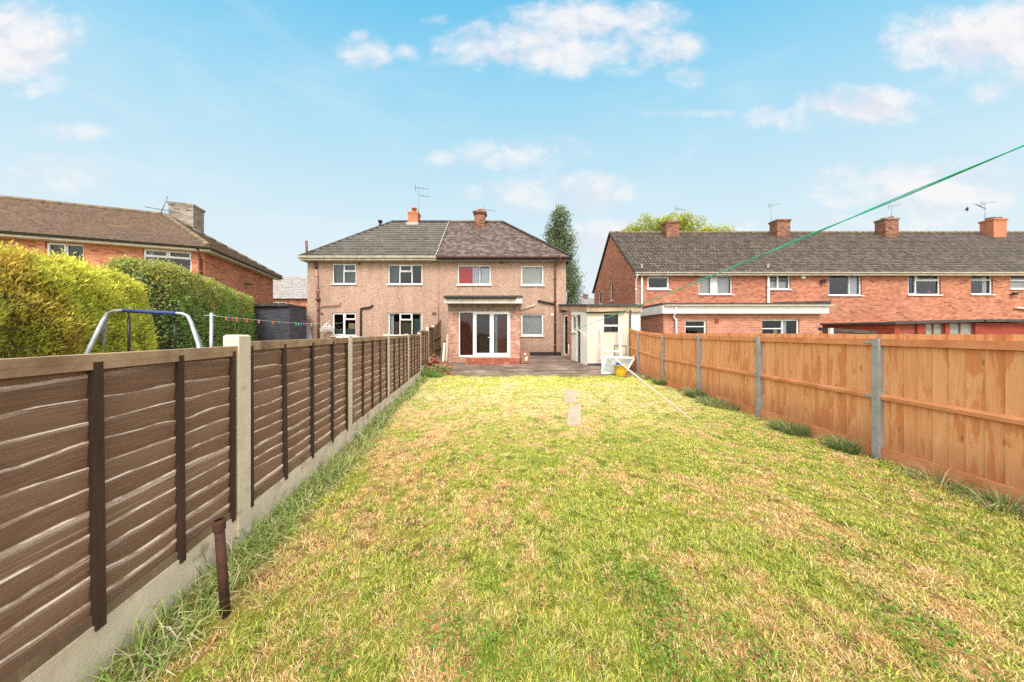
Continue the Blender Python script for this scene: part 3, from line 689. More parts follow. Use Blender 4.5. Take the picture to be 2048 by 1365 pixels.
# french doors: fixed light and two leaves
w = du1-du0; a1, a2 = .285, .64
fr = MB(); holed(fr, fe.O, fe.U, fe.N, .05, du0, du1, dz0, dz1, [(du0+.055, du0+a1*w-.02, dz0+.075, dz1-.055), (du0+a1*w+.045, du1-.045, dz0+.06, dz1-.04)], .06)
fd = fr.build('french_door', M['upvc'], R2)
g = MB(); q = (du0+.055, du0+a1*w-.02, dz0+.075, dz1-.055)
g.face([fe.P(q[0], q[2], .085), fe.P(q[1], q[2], .085), fe.P(q[1], q[3], .085), fe.P(q[0], q[3], .085)]); g.build('pane', M['glass_dim'], fd)
for (a, b, hs) in ((du0+a1*w+.048, du0+a2*w-.003, 1), (du0+a2*w+.003, du1-.048, -1)):
    lf = MB(); st = .085; hq = (a+st, b-st, dz0+.17, dz1-.125)
    holed(lf, fe.O, fe.U, fe.N, .04, a, b, dz0+.063, dz1-.043, [hq], .055)
    for (u_, v_) in ((a, 1), (b, 0)): pass
    d_ = lf.build('door_leaf', M['upvc'], fd)
    g = MB(); g.face([fe.P(hq[0], hq[2], .08), fe.P(hq[1], hq[2], .08), fe.P(hq[1], hq[3], .08), fe.P(hq[0], hq[3], .08)]); 
    g.build('pane', M['glass_dim'], fd)
    if hs == 1:
        hd = MB(); wbox(hd, fe.O, fe.U, fe.N, b-.055, b-.03, 1.28, 1.5, .015, .045); wbox(hd, fe.O, fe.U, fe.N, b-.16, b-.035, 1.40, 1.425, -.01, .014); hd.build('handle', M['upvc'], fd)
fe.curtain(fd, 'curt_maroon', du0+.06, du0+a1*w, dz0+.08, dz1-.02, 7, .22)
fe.curtain(fd, 'room_fill_brown', du0+a1*w+.06, du0+a2*w+.05, dz0+.08, dz0+1.75, 0, .5)  # brown sheet added so the closed room does not read black
fe.curtain(fd, 'curt_white', du0+a2*w+.10, du0+a2*w+.24, dz0+.1, dz1-.02, 2, .22)
fe.curtain(fd, 'curt_maroon', du0+a2*w+.24, du1-.06, dz0+.1, dz1-.02, 5, .24)
sx0, sx1 = xof(932, 11.85), xof(1040, 11.85)
mb = MB(); mb.box(sx0, sx1, 11.80, DE-.003, zg(12)-.12, zof(715.5, 11.8)-.035); mb.box(sx0-.01, sx1+.01, 11.785, DE-.003, zof(715.5, 11.8)-.033, zof(715.5, 11.8), 1)
mb.build('door_step', [M['step'], surf('step_tile', (.44, .15, .09), (.58, .32, .22), 5, .8, .2)], R2)
pipe(R2, [at(1036, 606, DE-.03), at(1035, 618, DE-.04), at(1034.5, 634, DE-.04)], .006, 'creamp', clips=False, name='cable')
# ================================================================= passage and outhouse beside our half
A_, B_ = V((2.52, 14.1, 0)), V((3.10, 11.5, 0)); FR = V((4.82, 11.5, 0)); ES = V((5.32, 11.62, 0))
OH = thing('outhouse', 'low cream rendered outhouse with flat felt roof, dark doorway and small dark window', 'outbuilding', (3.95, 12.8, zg(12.8)))
def zrf(y): return 2.62+(y-11.5)*.105        # the flat roof falls to the front
UA = (B_-A_).normalized(); LA = (B_-A_).length
fs = Face(OH, A_, UA)
fs.window(.04, .66, zg(14)+.06, zg(14)+2.12, [(0, 1, 0, 1)], fr=.12, sill=False, name='glazed_door', glass='glass_dim')
fs.window(1.16, 1.56, 1.66, 2.42, [(0, 1, 0, 1, 1)], fr=.05, glass='glass_dim')
dh = (1.62, 2.02, .10, 2.40)
mb = MB(); zt_ = 2.62
def seg(u0, u1, holes, mi): holed(mb, fs.O, fs.U, fs.N, 0, u0, u1, .1, 2.62, holes, .10, mi)
seg(0, .70, [fs.holes[0]], 1); seg(.70, 1.12, [], 1); seg(1.12, 2.03, [fs.holes[1], dh], 0); seg(2.03, LA, [], 0)
ff = Face(OH, B_, (1, 0, 0)); LF = FR.x-B_.x
wz0, wz1 = zof(664.5, 11.5), zof(629.5, 11.5)
ff.window(xof(1208, 11.5)-B_.x, xof(1236.8, 11.5)-B_.x, wz0, wz1, [(0, 1, 0, .48), (0, 1, .48, 1, 0)], fr=.03, frame='black', glass='glass_dim', sill=False)
holed(mb, ff.O, ff.U, ff.N, 0, 0, LF, .36, 2.62, ff.holes, .08, 2)
mb.face([(FR.x, 11.5, .1), (FR.x, 15.2, .1), (FR.x, 15.2, 2.62), (FR.x, 11.5, 2.62)], 0)
mb.face([(5.32, 15.2, .1), (A_.x, 15.2, .1), (A_.x, 15.2, 2.62), (5.32, 15.2, 2.62)], 0)
mb.face([(A_.x, 15.2, .1), tuple(A_+V((0, 0, .1))), tuple(A_+V((0, 0, 2.62))), (A_.x, 15.2, 2.62)], 0)
mb.build('wall', [M['white_wall'], M['brick_ours'], M['cream_wall']], OH)
ff.bx('base_course', M['brick_dark'], [(.02, LF-.01, .1, .358, .012, .05)])
ff.bx('service_hatch', M['cream_wall'], [(xof(1229.5, 11.5)-B_.x, xof(1251, 11.5)-B_.x, .72, zof(694, 11.5), -.02, .01)])
hb = MB(); u0, u1, a, b = xof(1228, 11.5)-B_.x, xof(1252, 11.5)-B_.x, .70, zof(692.3, 11.5)
for q in ((u0, u1, b, b+.03), (u0, u0+.028, a, b-.002), (u1-.028, u1, a, b-.002)): wbox(hb, ff.O, ff.U, ff.N, *q, -.026, .0)
hb.build('hatch_frame', M['lintel'], OH)
dl = MB(); wbox(dl, fs.O, fs.U, fs.N, 1.63, 2.01, .24, 2.39, .09, .12); dl.build('door', M['brick_dark'], OH)
mb = MB(); q0, q1 = V((FR.x+.06, 11.55, 0)), ES
mb.face([q0+V((0, 0, .1)), q1+V((0, 0, .1)), q1+V((0, 0, 2.60)), q0+V((0, 0, 2.60))])
for k in range(15):
    z = .2+k*.16; mb.obox((q0+q1)/2+V((0, -.012, z+.075)), (q1-q0)*.49, V((0, .012, .006)), V((0, .002, .074)))
mb.build('cladding', M['white'], OH)
pipe(OH, [(FR.x+.01, 11.42, 2.55), (FR.x+.01, 11.42, .3)], .035, 'black', clips=False)
# roof: deep fascia under a felt edge, rising to the back
mb = MB()
K1 = [V((2.40, 14.35, 0)), V((3.02, 11.38, 0)), V((5.36, 11.38, 0)), V((5.36, 15.3, 0)), V((2.40, 15.3, 0))]
def ring(pts, zo): return [p+V((0, 0, zrf(p.y)+zo)) for p in pts]
top, bot = ring(K1, .165), ring(K1, .09)
mb.face(top, 0); mb.face(bot[::-1], 0)
for i in range(5): j = (i+1) % 5; mb.face([bot[i], bot[j], top[j], top[i]], 0)
K2 = [V((2.46, 14.35, 0)), V((3.06, 11.44, 0)), V((5.32, 11.44, 0)), V((5.32, 15.25, 0)), V((2.46, 15.25, 0))]
b2 = [V((p.x, p.y, zrf(p.y)-.135)) for p in K2]; t2 = ring(K2, .088)
for i in range(5): j = (i+1) % 5; mb.face([b2[i], b2[j], t2[j], t2[i]], 1)
mb.face(b2[::-1], 1)
rf = mb.build('roof', [M['felt'], M['conc_fascia']], OH)
gutter(OH, (3.0, 11.40, 2.46), (4.6, 11.40, 2.50), 'black', .045)
pipe(OH, [fs.P(.98, .42, -.06), fs.P(.95, 1.02, -.06), fs.P(.90, 1.05, -.06), fs.P(.86, 1.05, 0)], .022, 'creamp', clips=False, name='waste_pipe')
mb = MB(); b = at(1133, 612, 14.9); mb.tube([b, at(1133, 583, 14.9)], .03, 6); mb.tube([at(1131, 583, 14.9), at(1139, 583, 14.8)], .03, 6); mb.build('vent_pipe', M['steelpost'], OH)
# ================================================================= red brick terrace
TX0, TX1, TY, TB, TYR = 6.70, 44.0, 15.3, 22.8, 19.05
TZ, TZE, TZR = 4.93, 4.88, 8.36
T = thing('terraced_houses', 'long red brick terrace with brown pantiled roof and four chimneys', 'terrace', (18, 19, zg(19)))
ft = Face(T, (TX0, TY, 0), (1, 0, 0)); o = lambda *p: px_open(*p, TX0, TY)
ft.window(*o(1294.6, 1339, 553, 579), [(0, 1, 0, 1)], fr=.10, frame='white')
ft.window(*o(1397.7, 1465, 552, 589), [(0, .38, 0, 1), (.38, .56, 0, 1), (.56, 1, 0, 1)], solid=(1,), curt=[('blind', .02, .98, .02, .98, 0)])
ft.window(*o(1536.6, 1581, 550, 579), [(0, .48, 0, 1, 1), (.48, 1, 0, 1)], curt=[('blind', .02, .98, .02, .55, 0)])
ft.window(*o(1656.8, 1723.6, 548.5, 591), [(0, .66, 0, 1), (.66, 1, 0, 1)], curt=[('curt_white', .03, .14, 0, 1, 2), ('curt_white', .70, .97, .05, 1, 4)])
ft.window(*o(1816, 1881.5, 548, 590), [(0, .28, 0, 1, 1), (.28, 1, 0, .68), (.28, 1, .68, 1, 1)], curt=[('curt_maroon', .76, .86, .08, .26, 0), ('bluerag', .36, .5, .08, .17, 0)])
ft.window(*o(1942, 1986, 548, 589), [(0, 1, 0, .7), (0, 1, .7, 1)], curt=[('curt_white', .82, .97, 0, 1, 2)])
ft.window(*o(2020.7, 2064, 548.5, 578), [(0, 1, 0, .55), (0, 1, .55, 1, 1)], curt=[('blind', .02, .98, .02, .5, 0)])
ft.window(*o(1725.5, 1770, 644.5, 690), [(0, .44, 0, 1), (.44, 1, 0, 1)], curt=[('curt_white', .02, .98, 0, 1, 6)])
for x in (2140, 2260, 2400): ft.window(*o(x, x+62, 549, 589), W2)
fg = Face(T, (TX0, TB, 0), (0, -1, 0))
def gu(px_): return TB-TX0*F/(px_-CX)
fg.window(gu(1196.5), gu(1203.2), 3.80, 4.78, [(0, 1, 0, 1)], fr=.07); fg.window(gu(1220.2), gu(1226.2), 3.77, 5.02, [(0, 1, 0, 1)], fr=.07)
mb = MB(); holed(mb, ft.O, ft.U, ft.N, 0, 0, TX1-TX0, .2, TZ, ft.holes, .09)
holed(mb, fg.O, fg.U, fg.N, 0, 0, TB-TY, .2, TZ, [h for h in fg.holes if h[3] <= TZ], .09) if False else None
holed(mb, fg.O, fg.U, fg.N, 0, 0, TB-TY, .2, 5.10, fg.holes, .09)
# the gable above, cut to the roof slopes
sl = (TZR-TZ)/(TYR-TY)
yA = TY+(5.10-TZ)/sl; yB = TB-(5.10-TZ)/sl
mb.face([(TX0, yB, 5.10), (TX0, yA, 5.10), (TX0, TYR, TZR-.05)])
mb.face([(TX1, TY, .2), (TX1, TB, .2), (TX1, TB, TZ), (TX1, TYR, TZR-.05), (TX1, TY, TZ)]); mb.face([(TX1, TB, .2), (TX0, TB, .2), (TX0, TB, TZ), (TX1, TB, TZ)])
mb.face([(TX0, TY+.15, 2.75), (TX1, TY+.15, 2.75), (TX1, TB, 2.75), (TX0, TB, 2.75)])
# trim the corners of the panel that would stand above the roof slope: the roof is lifted over them
mb.build('wall', M['brick_r'], T)
mb = MB(); e0 = .06
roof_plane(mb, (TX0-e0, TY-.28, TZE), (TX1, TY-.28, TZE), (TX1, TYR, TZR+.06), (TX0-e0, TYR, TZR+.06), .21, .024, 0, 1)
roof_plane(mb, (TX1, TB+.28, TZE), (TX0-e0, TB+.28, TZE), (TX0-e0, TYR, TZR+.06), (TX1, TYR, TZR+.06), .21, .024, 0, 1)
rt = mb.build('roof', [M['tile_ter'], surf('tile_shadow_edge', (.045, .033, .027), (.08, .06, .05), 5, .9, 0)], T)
mb = MB(); ridge_line(mb, (TX0-e0, TYR, TZR+.06), (TX1, TYR, TZR+.06), .11, .45); mb.build('ridge', M['ridge'], rt)
mb = MB(); mb.bar((TX0-.09, TY-.28, TZE-.02), (TX0-.09, TYR, TZR+.04), .04, .12); mb.bar((TX0-.09, TYR, TZR+.04), (TX0-.09, TB+.28, TZE-.02), .04, .12); mb.build('barge_board', M['felt'], rt)
mb = MB(); mb.box(TX0-.07, TX1, TY-.25, TY-.22, TZE-.17, TZE-.02); mb.box(TX0-.07, TX1, TY-.217, TY-.003, TZE-.168, TZE-.15); mb.build('fascia', M['fascia'], T)
gutter(T, (TX0-.1, TY-.31, TZE-.02), (TX1, TY-.31, TZE-.02), 'creamp', .06)
tx = lambda x, y, n=.07: at(x, y, TY)+V((0, -n, 0))
pipe(T, [at(1274.5, 548, TY-.28), at(1274.5, 552, TY-.25), tx(1271, 560), tx(1271, 680)], .045, 'upvc')
pipe(T, [tx(1282.5, 553), tx(1282.5, 690)], .055, 'creamp'); pipe(T, [tx(1534, 551), tx(1534, 690)], .055, 'creamp')
ym = 18.75
for x0, x1, yt, m_, cap, pots in ((1329, 1361, 446, 'brick_chim', 'brick_chim', [(-.2, 0, .13, .10, 'potcream'), (.18, 0, .13, .10, 'potcream')]), (1545, 1583, 442.5, 'brick_chim', 'brick_chim', []),
                            (1759, 1800, 439.5, 'brick_chim', 'brick_grey', [(-.2, 0, .13, .1, 'potcream'), (.22, 0, .17, .16, 'terracotta')]), (1975, 2016.5, 441, 'brick_new', 'brick_new', [(-.18, 0, .2, .17, 'lead'), (.28, 0, .2, .17, 'lead')])):
    w_ = .86; xc = xof(x1, ym-.3)-w_/2-.06
    c_ = chimney(T, xc, ym, w_, .56, 7.2, zof(yt, ym), m_, cap, pots)
    fl = MB(); fl.obox((xc, ym-.36, 7.80), (w_/2+.08, 0, 0), (0, .10, .088), (0, -.01, .012)); fl.build('flashing', M['lead'], c_)
for bx_, y0_, y1_, dv, bm in ((1356, 450, 416.5, (1, .1, 0), .75), (1542.5, 462, 409, (.8, -.6, 0), .5), (1783, 448, 411, (.5, -.8, 0), .5)):
    yagi(T, at(bx_, y0_, ym), zof(y1_, ym)-zof(y0_, ym), dv, bm, 5, tilt=-.1)
yagi(T, at(1970, 460, ym), zof(405, ym)-zof(460, ym), (1, -.6, 0), .55, 4)
mb = MB(); mb.tube([at(1970, 418, ym), at(1953, 409, ym-.2)], .02, 5)
for k in range(4): p = at(1966-4*k, 416-2*k, ym-.05*k); mb.tube([p-V((0, .12, .12)), p+V((0, .12, .12))], .012, 4)
mb.build('aerial', M['antenna'], T)
for x, y in ((1283.5, 538), (1535.5, 537)):
    mb = MB(); p = at(x, y+4, 15.4); mb.tube([p, at(x, y-6, 15.4)], .055, 8); mb.tube([at(x, y-6, 15.4), at(x, y-8, 15.4)], .08, 8); mb.build('roof_vent', M['lead'], rt)
for x, y in ((1642, 564), (2022, 588.5)):
    mb = MB(); p = tx(x, y, .12); mb.obox(p, (.10, 0, 0), (0, .05, .02), (0, -.02, .06)); mb.bar(p+V((-.02, .05, 0)), tx(x-1, y, 0), .04, .04); mb.tube([p+V((.12, 0, .05)), p+V((.3, -.05, .07))], .03, 6); mb.build('floodlight', M['black'], T)
mb = MB(); p = tx(1603, 555, .0); mb.tube([p, p+V((0, -.12, 0))], .11, 10); mb.build('flue', M['creamp'], T)
mb = MB(); mb.tube([tx(2027, 616), tx(2060, 618.5)], .06, 7); mb.build('waste_pipe', M['creamp'], T)
# its flat-roofed extension
EY, EX0, EX1 = 12.0, xof(1327, 12.0), xof(1646.5, 12.0)
fx2 = Face(T, (EX0, EY, 0), (1, 0, 0)); o = lambda *p: px_open(*p, EX0, EY)
fx2.window(*o(1370, 1413, 640.6, 684), [(0, 1, 0, .70), (0, 1, .70, 1)], sill=False); fx2.window(*o(1524.5, 1599, 639, 688), [(0, .57, 0, .62), (0, .57, .62, 1), (.57, 1, 0, 1)], sill=False, curt=[('curt_white', .60, .75, 0, 1, 2), ('potcream', .42, .52, 0, .6, 0)])
ez = zof(628, EY); ezt = zof(606, EY)
mb = MB(); holed(mb, fx2.O, fx2.U, fx2.N, 0, 0, EX1-EX0-.15, .1, ez+.1, fx2.holes, .08)
mb.face([(EX0, TY, .1), (EX0, EY, .1), (EX0, EY, ez+.1), (EX0, TY, ez+.1)]); mb.face([(EX1-.15, EY, .1), (EX1-.15, TY, .1), (EX1-.15, TY, ez+.1), (EX1-.15, EY, ez+.1)])
mb.build('extension_wall', M['brick_e'], T)
mb = MB(); mb.box(EX0-.16, EX1, EY-.22, EY-.19, ez, ezt-.10, 0); mb.box(EX0-.16, EX0-.13, EY-.187, TY-.003, ez, ezt-.10, 0); mb.box(EX1-.03, EX1, EY-.187, TY-.003, ez, ezt-.1, 0)
mb.box(EX0-.127, EX1-.032, EY-.187, TY-.003, ez+.002, ez+.03, 0)
mb.build('extension_fascia', M['white'], T)
mb = MB(); mb.box(EX0-.2, EX1+.03, EY-.27, TY-.003, ezt-.097, ezt-.03, 0); mb.box(EX1-.28, EX1+.03, EY-.26, TY-.003, ezt-.028, ezt+.05, 0); mb.obox((EX1-1.2, EY-.2, ezt+.0), (1.1, 0, .03), (0, .05, 0), (0, 0, .03), 0); mb.build('extension_roof', M['felt'], T)
gutter(T, (EX0-.1, EY-.30, ezt-.12), (EX1+.12, EY-.30, ezt-.12), 'upvc', .05)
ex = lambda x, y, n=.06: at(x, y, EY)+V((0, -n, 0))
pipe(T, [ex(1344.5, 616, .25), ex(1344.5, 628, .2), ex(1345, 634), ex(1350.5, 640), ex(1350.5, 700)], .045, 'upvc', clips=False)
fx2.bx('air_brick', M['brick_red_paint'], [(xof(1429, EY)-EX0, xof(1437, EY)-EX0, zof(647, EY), zof(638.5, EY), -.012, .02)])
# red painted outbuilding and black felted shed in that garden
D = 11.2
RO = thing('outbuilding', 'red painted brick outbuilding with black felt roof behind the orange fence', 'outbuilding', (17.8, 12.6, zg(12)))
xa, xb, xc = xof(1789, D), xof(1959, D), xof(2150, D)
fr_ = Face(RO, (xa, D, 0), (1, 0, 0)); o = lambda *p: px_open(*p, xa, D)
fr_.window(*o(1852, 1891, 646.5, 675), [(0, .5, 0, 1), (.5, 1, 0, 1)], fr=.03, frame='curt_maroon', glass='glass_frost', sill=False); fr_.window(*o(1900, 1951, 646, 675), [(0, .5, 0, 1), (.5, 1, 0, 1)], fr=.03, frame='curt_maroon', glass='glass_frost', sill=False)
du = o(1801, 1835, 647.5, 700); fr_.holes.append((du[0], du[1], .3, du[3]))
mb = MB(); ztop = zof(646, D); holed(mb, fr_.O, fr_.U, fr_.N, 0, 0, xc-xa, .1, ztop, fr_.holes, .08)
mb.face([(xa, D+2.6, .1), (xa, D, .1), (xa, D, ztop), (xa, D+2.6, ztop)]); mb.face([(xc, D, .1), (xc, D+2.6, .1), (xc, D+2.6, ztop), (xc, D, ztop)]); mb.face([(xc, D+2.6, .1), (xa, D+2.6, .1), (xa, D+2.6, ztop), (xc, D+2.6, ztop)])
mb.build('wall', M['brick_red_paint'], RO)
mb = MB(); mb.obox(((xa+xb)/2-.05, D+1.25, ztop+.045), ((xb-xa)/2+.1, 0, .05), (0, 1.4, .02), (0, 0, .04)); mb.obox(((xb+xc)/2, D+1.25, ztop+.10), ((xc-xb)/2+.06, 0, 0), (0, 1.45, .02), (0, 0, .05)); mb.build('roof', M['felt'], RO)
mb = MB(); wbox(mb, fr_.O, fr_.U, fr_.N, du[0], du[1], .3, du[3], .07, .1); mb.build('door', M['curt_maroon'], RO)
SH = thing('garden_shed', 'low black felted shed roof with a white corner board behind the orange fence', 'shed', (9.6, 8.6, zg(8.6)))
D = 8.2; xa, xb = xof(1646, D), xof(1742, D)
mb = MB(); mb.box(xa+.1, xb-.1, D-.08, D+.10, 0, zof(666, D)); mb.build('wall', M['lap_batten_pale'], SH)
mb = MB(); z_ = zof(660.5, D); mb.obox(((xa+xb)/2, D+.0, z_-.02), ((xb-xa)/2, 0, -.045), (0, .13, .01), (0, 0, .045)); mb.build('roof', M['felt'], SH)
mb = MB(); mb.box(xa-.02, xa+.05, D-.22, D-.15, .0, zof(657, D)); mb.build('corner_board', M['white'], SH)
# ================================================================= brick house on the other side, turned towards us
HC = V((-12.85, 11.7, 0)); HR = math.atan2(.34, .94)
H = thing('brick_house', 'orange brick house with reddish tiled hipped roof above the hedges', 'house', (HC.x, HC.y, zg(11.7)), HR)
hz = zg(11.7); HE = 5.12-hz; HD = 6.2; HW = 17.0; HRZ = 7.30-hz      # local heights
fh = Face(H, (-HW, 0, 0), (1, 0, 0), True)
fh.window(HW-1.87, HW-.41, 4.08-hz, 4.97-hz, [(0, .5, .66, 1, 1), (.5, 1, .66, 1, 1), (0, 1, 0, .66)], fr=.06, curt=[('curt_white', .02, .13, 0, .95, 2), ('curt_white', .92, .99, 0, .95, 1)], sill_mat='terracotta')
fh.window(HW-4.42, HW-3.46, 4.05-hz, 4.94-hz, [(0, .52, 0, 1, 1), (.52, 1, 0, 1)]); fh.window(HW-9.0, HW-7.6, 4.05-hz, 4.94-hz, W2)
fs2 = Face(H, (0, 0, 0), (0, 1, 0), True)
fs2.window(3.2, 4.5, 2.65-hz, 3.35-hz, [(0, 1, 0, 1)], fr=.06, frame='white')
mb = MB(); holed(mb, fh.O, fh.U, fh.N, 0, 0, HW, 0, HE, fh.holes, .09); holed(mb, fs2.O, fs2.U, fs2.N, 0, 0, HD, 0, HE, fs2.holes, .09)
mb.face([(0, HD, 0), (-HW, HD, 0), (-HW, HD, HE), (0, HD, HE)]); mb.face([(-HW, HD, 0), (-HW, 0, 0), (-HW, 0, HE), (-HW, HD, HE)])
mb.build('wall', M['brick_l'], H, True)
ov = .32; RA = V((-3.1, HD/2, HRZ)); RB = V((-HW+3.1, HD/2, HRZ)); E = HE+.02
c1, c2, c3, c4 = V((-HW-ov, -ov, E)), V((ov, -ov, E)), V((ov, HD+ov, E)), V((-HW-ov, HD+ov, E))
mb = MB(); roof_plane(mb, c1, c2, RA, RB, .27, .07); roof_plane(mb, c2, c3, RA, RA, .27, .07); roof_plane(mb, c3, c4, RB, RA, .27, .03); roof_plane(mb, c4, c1, RB, RB, .27, .03)
rh = mb.build('roof', [M['tile_left'], M['tile_left_lip']], H, True)
mb = MB(); ridge_line(mb, RB+Z3*.03, RA+Z3*.03, .11)
for c_ in (c2, c3, c1): ridge_line(mb, c_+Z3*.05, RA+Z3*.05 if c_ is not c1 else RB+Z3*.05, .10)
mb.build('ridge', M['ridge'], rh, True)
mb = MB(); mb.box(-HW-ov, ov, -ov+.02, -ov+.045, E-.17, E-.02); mb.box(ov-.045, ov-.02, -ov+.048, HD+ov, E-.17, E-.02); mb.box(-HW, ov-.048, -ov+.048, -.003, E-.168, E-.15); mb.box(.003, ov-.048, .0, HD+ov, E-.168, E-.15); mb.build('fascia', M['fascia'], H, True)
gutter(H, (-HW-ov, -ov-.04, E-.04), (ov+.04, -ov-.04, E-.04), 'black', .06, True); gutter(H, (ov+.04, -ov, E-.04), (ov+.04, HD+ov, E-.04), 'black', .06, True)
pipe(H, [(-.05, -.30, E-.1), (-.07, -.28, E-.25), (-.09, -.07, E-.45), (-.09, -.07, .1)], .05, 'brownpipe', local=True)
ch = chimney(H, -3.0, 4.35, .95, .8, HE+.6, 8.3-hz, 'brick_grey', 'brick_grey', [(0, 0, .16, .12, 'brick_grey')], local=True)
mb = MB(); b = V((-3.75, 3.75, 7.2-hz)); mb.tube([b, b+V((.42, -.1, 1.25))], .022, 6); mb.tube([b+V((-.45, 0, .62)), b+V((.75, .1, .55))], .014, 5); mb.tube([b+V((.3, 0, 1.0)), b+V((1.6, .3, .62))], .014, 5)
for k in range(6): p = b+V((-.4+.16*k, 0, .62-.01*k)); mb.tube([p-V((0, .15, .03)), p+V((0, .15, .03))], .009, 4)
mb.build('aerial', M['antenna'], H, True)
mb = MB(); p = V((.0, 3.0, 4.15-hz)); mb.bar(p, p+V((.12, 0, .02)), .06, .06); mb.obox(p+V((.17, 0, 0)), (.07, 0, -.02), (0, .07, 0), (.015, 0, .04)); mb.build('wall_lamp', M['black'], H, True)
mb = MB(); p = V((-8.2, .35, E+.42)); mb.tube([p, p+V((0, 0, .3)), p+V((0, 0, .38))], [.09, .09, .12], 8); mb.build('roof_vent', M['tile_left_lip'], rh, True)
# dark shed beside the neighbour's house
DS = thing('outbuilding', 'dark grey painted brick outhouse between the hedge and the pink house', 'outbuilding', (-10.5, 13.4, zg(13.4)))
P1 = at(510, 612, 12.5); P2 = at(579, 609.5, 12.5); P3 = at(613.5, 615, 13.75)
zt_ = P2.z-.08; pr = [V((P1.x, 12.5, 0)), V((P2.x, 12.5, 0)), V((P3.x, 13.75, 0)), V((P1.x, 15.0, 0))]
mb = MB()
for i in range(3):
    a, b = pr[i], pr[i+1]; L = (b-a).length; za, zb = zt_-.0*i, zt_-(.0 if i < 1 else .0)
    mb.face([a+Z3*.1, b+Z3*.1, b+Z3*zt_, a+Z3*zt_], 0, [(0, .1), (L, .1), (L, zt_), (0, zt_)])
mb.build('wall', M['brick_dark'], DS)
ro = [V((P1.x-.1, 12.38, 0)), V((P2.x+.05, 12.38, 0)), V((P3.x+.02, 13.7, 0)), V((P1.x-.1, 15.1, 0))]
mb = MB(); mb.face([p+Z3*(zt_+.10) for p in ro], 0); mb.face([p+Z3*(zt_+.0) for p in ro][::-1], 0)
for i in range(4): a, b = ro[i], ro[(i+1) % 4]; mb.face([a+Z3*zt_, b+Z3*zt_, b+Z3*(zt_+.1), a+Z3*(zt_+.1)], 0)
mb.build('roof', M['felt'], DS)
# far houses in the gaps
def far_house(label, x0, x1, y0, zev, zr, dep, win=(), chim=(), hip=0.0):
    r = thing('distant_house', label, 'house', ((x0+x1)/2, y0+dep/2, zg(y0)))
    f = Face(r, (x0, y0, 0), (1, 0, 0))
    for w_ in win: f.window(*w_, W2, fr=.08, sill=False)
    mb = MB(); holed(mb, f.O, f.U, f.N, 0, 0, x1-x0, .2, zev, f.holes, .08)
    mb.face([(x1, y0, .2), (x1, y0+dep, .2), (x1, y0+dep, zev), (x1, y0+dep/2, zr if not hip else zev), (x1, y0, zev)]); mb.face([(x0, y0+dep, .2), (x0, y0, .2), (x0, y0, zev), (x0, y0+dep/2, zr if not hip else zev), (x0, y0+dep, zev)])
    mb.face([(x1, y0+dep, .2), (x0, y0+dep, .2), (x0, y0+dep, zev), (x1, y0+dep, zev)])
    mb.build('wall', M['brick_r'], r)
    mb = MB(); a, b = (x0+hip, y0+dep/2, zr), (x1-hip, y0+dep/2, zr)
    roof_plane(mb, (x0-.2, y0-.3, zev), (x1+.2, y0-.3, zev), b, a, .3, .02, 0, 0); roof_plane(mb, (x1+.2, y0+dep+.3, zev), (x0-.2, y0+dep+.3, zev), a, b, .3, .02, 0, 0)
    if hip: roof_plane(mb, (x0-.2, y0+dep+.3, zev), (x0-.2, y0-.3, zev), a, a, .3, .02, 0, 0)
    mb.build('roof', M['tile_far'], r)
    for cx_, w_, h_ in chim: chimney(r, cx_, y0+dep/2, w_, .6, zr-.5, zr+h_, 'brick_chim')
    return r
far_house('distant brick house with pale grey roof seen past the dark outhouse', -30, -17.0, 28, 5.0, 7.75, 5, [(30+xof(540, 28), 30+xof(571, 28), 3.9, 4.72)])
far_house('distant grey hipped roof with a tiny chimney in the gap above the outhouse', 8.0, 15.5, 40, 4.6, 7.0, 7, [], [(xof(1173, 43), .6, .55)], hip=3.0)
# ================================================================= ground, patio, path
xs = sorted(set(list(np.linspace(-400, -30, 8))+list(np.linspace(-30, 30, 25))+list(np.linspace(30, 400, 8)))); ys = sorted(set([-60, -20, 0, 5, 8]+_GY[1:-1]+[16, 20, 30, 60, 120, 250, 400]))
mb = MB()
for a, b in zip(xs, xs[1:]):
    for c, d in zip(ys, ys[1:]): mb.face([(a, c, zg(c)), (b, c, zg(c)), (b, d, zg(d)), (a, d, zg(d))])
g_ = mb.build('ground', M['ground']); set_props(g_, kind='structure')
def fenceL(y): return -1.77-.15*y
def fenceR(y): return 4.674+.0107*y
mb = MB(); ys = [9.82, 10.2, 10.7, 11.1, 11.5, 12.2, 13.2, 14.4]
for c, d in zip(ys, ys[1:]):
    for k in range(12):
        t0, t1 = k/12, (k+1)/12
        X = lambda y, t: lerp(fenceL(y)+.02, fenceR(y)+.1, t)
        q = [(X(c, t0), c), (X(c, t1), c), (X(d, t1), d), (X(d, t0), d)]
        mb.face([(x, y+(.12*math.sin(x*2.1)+.06*math.sin(x*5.3) if y == ys[0] else 0), zg(y)+.006) for x, y in q])
p_ = mb.build('patio', M['patio']); set_props(p_, kind='structure')
mb = MB(); cp = [at(1000+27*k, [752, 752.5, 750, 747.5, 746.5, 744.5, 744, 744.5, 743.5][k], 10.6) for k in range(9)]
pts = [(xof(1000+24*k, 10.7), 10.62+[.0, -.03, .05, .12, .1, .2, .22, .2, .27, .3][k]) for k in range(10)]
for k in range(9):
    (xa, ya), (xb, yb) = pts[k], pts[k+1]; wa, wb = .02+.018*math.sin(k*1.7)**2, .02+.018*math.sin((k+1)*1.7)**2
    mb.face([(xa, ya-wa, zg(ya)+.012), (xb, yb-wb, zg(yb)+.012), (xb, yb+wb, zg(yb)+.012), (xa, ya+wa, zg(ya)+.012)])
c_ = mb.build('patio_crack', M['crack']); set_props(c_, kind='structure')
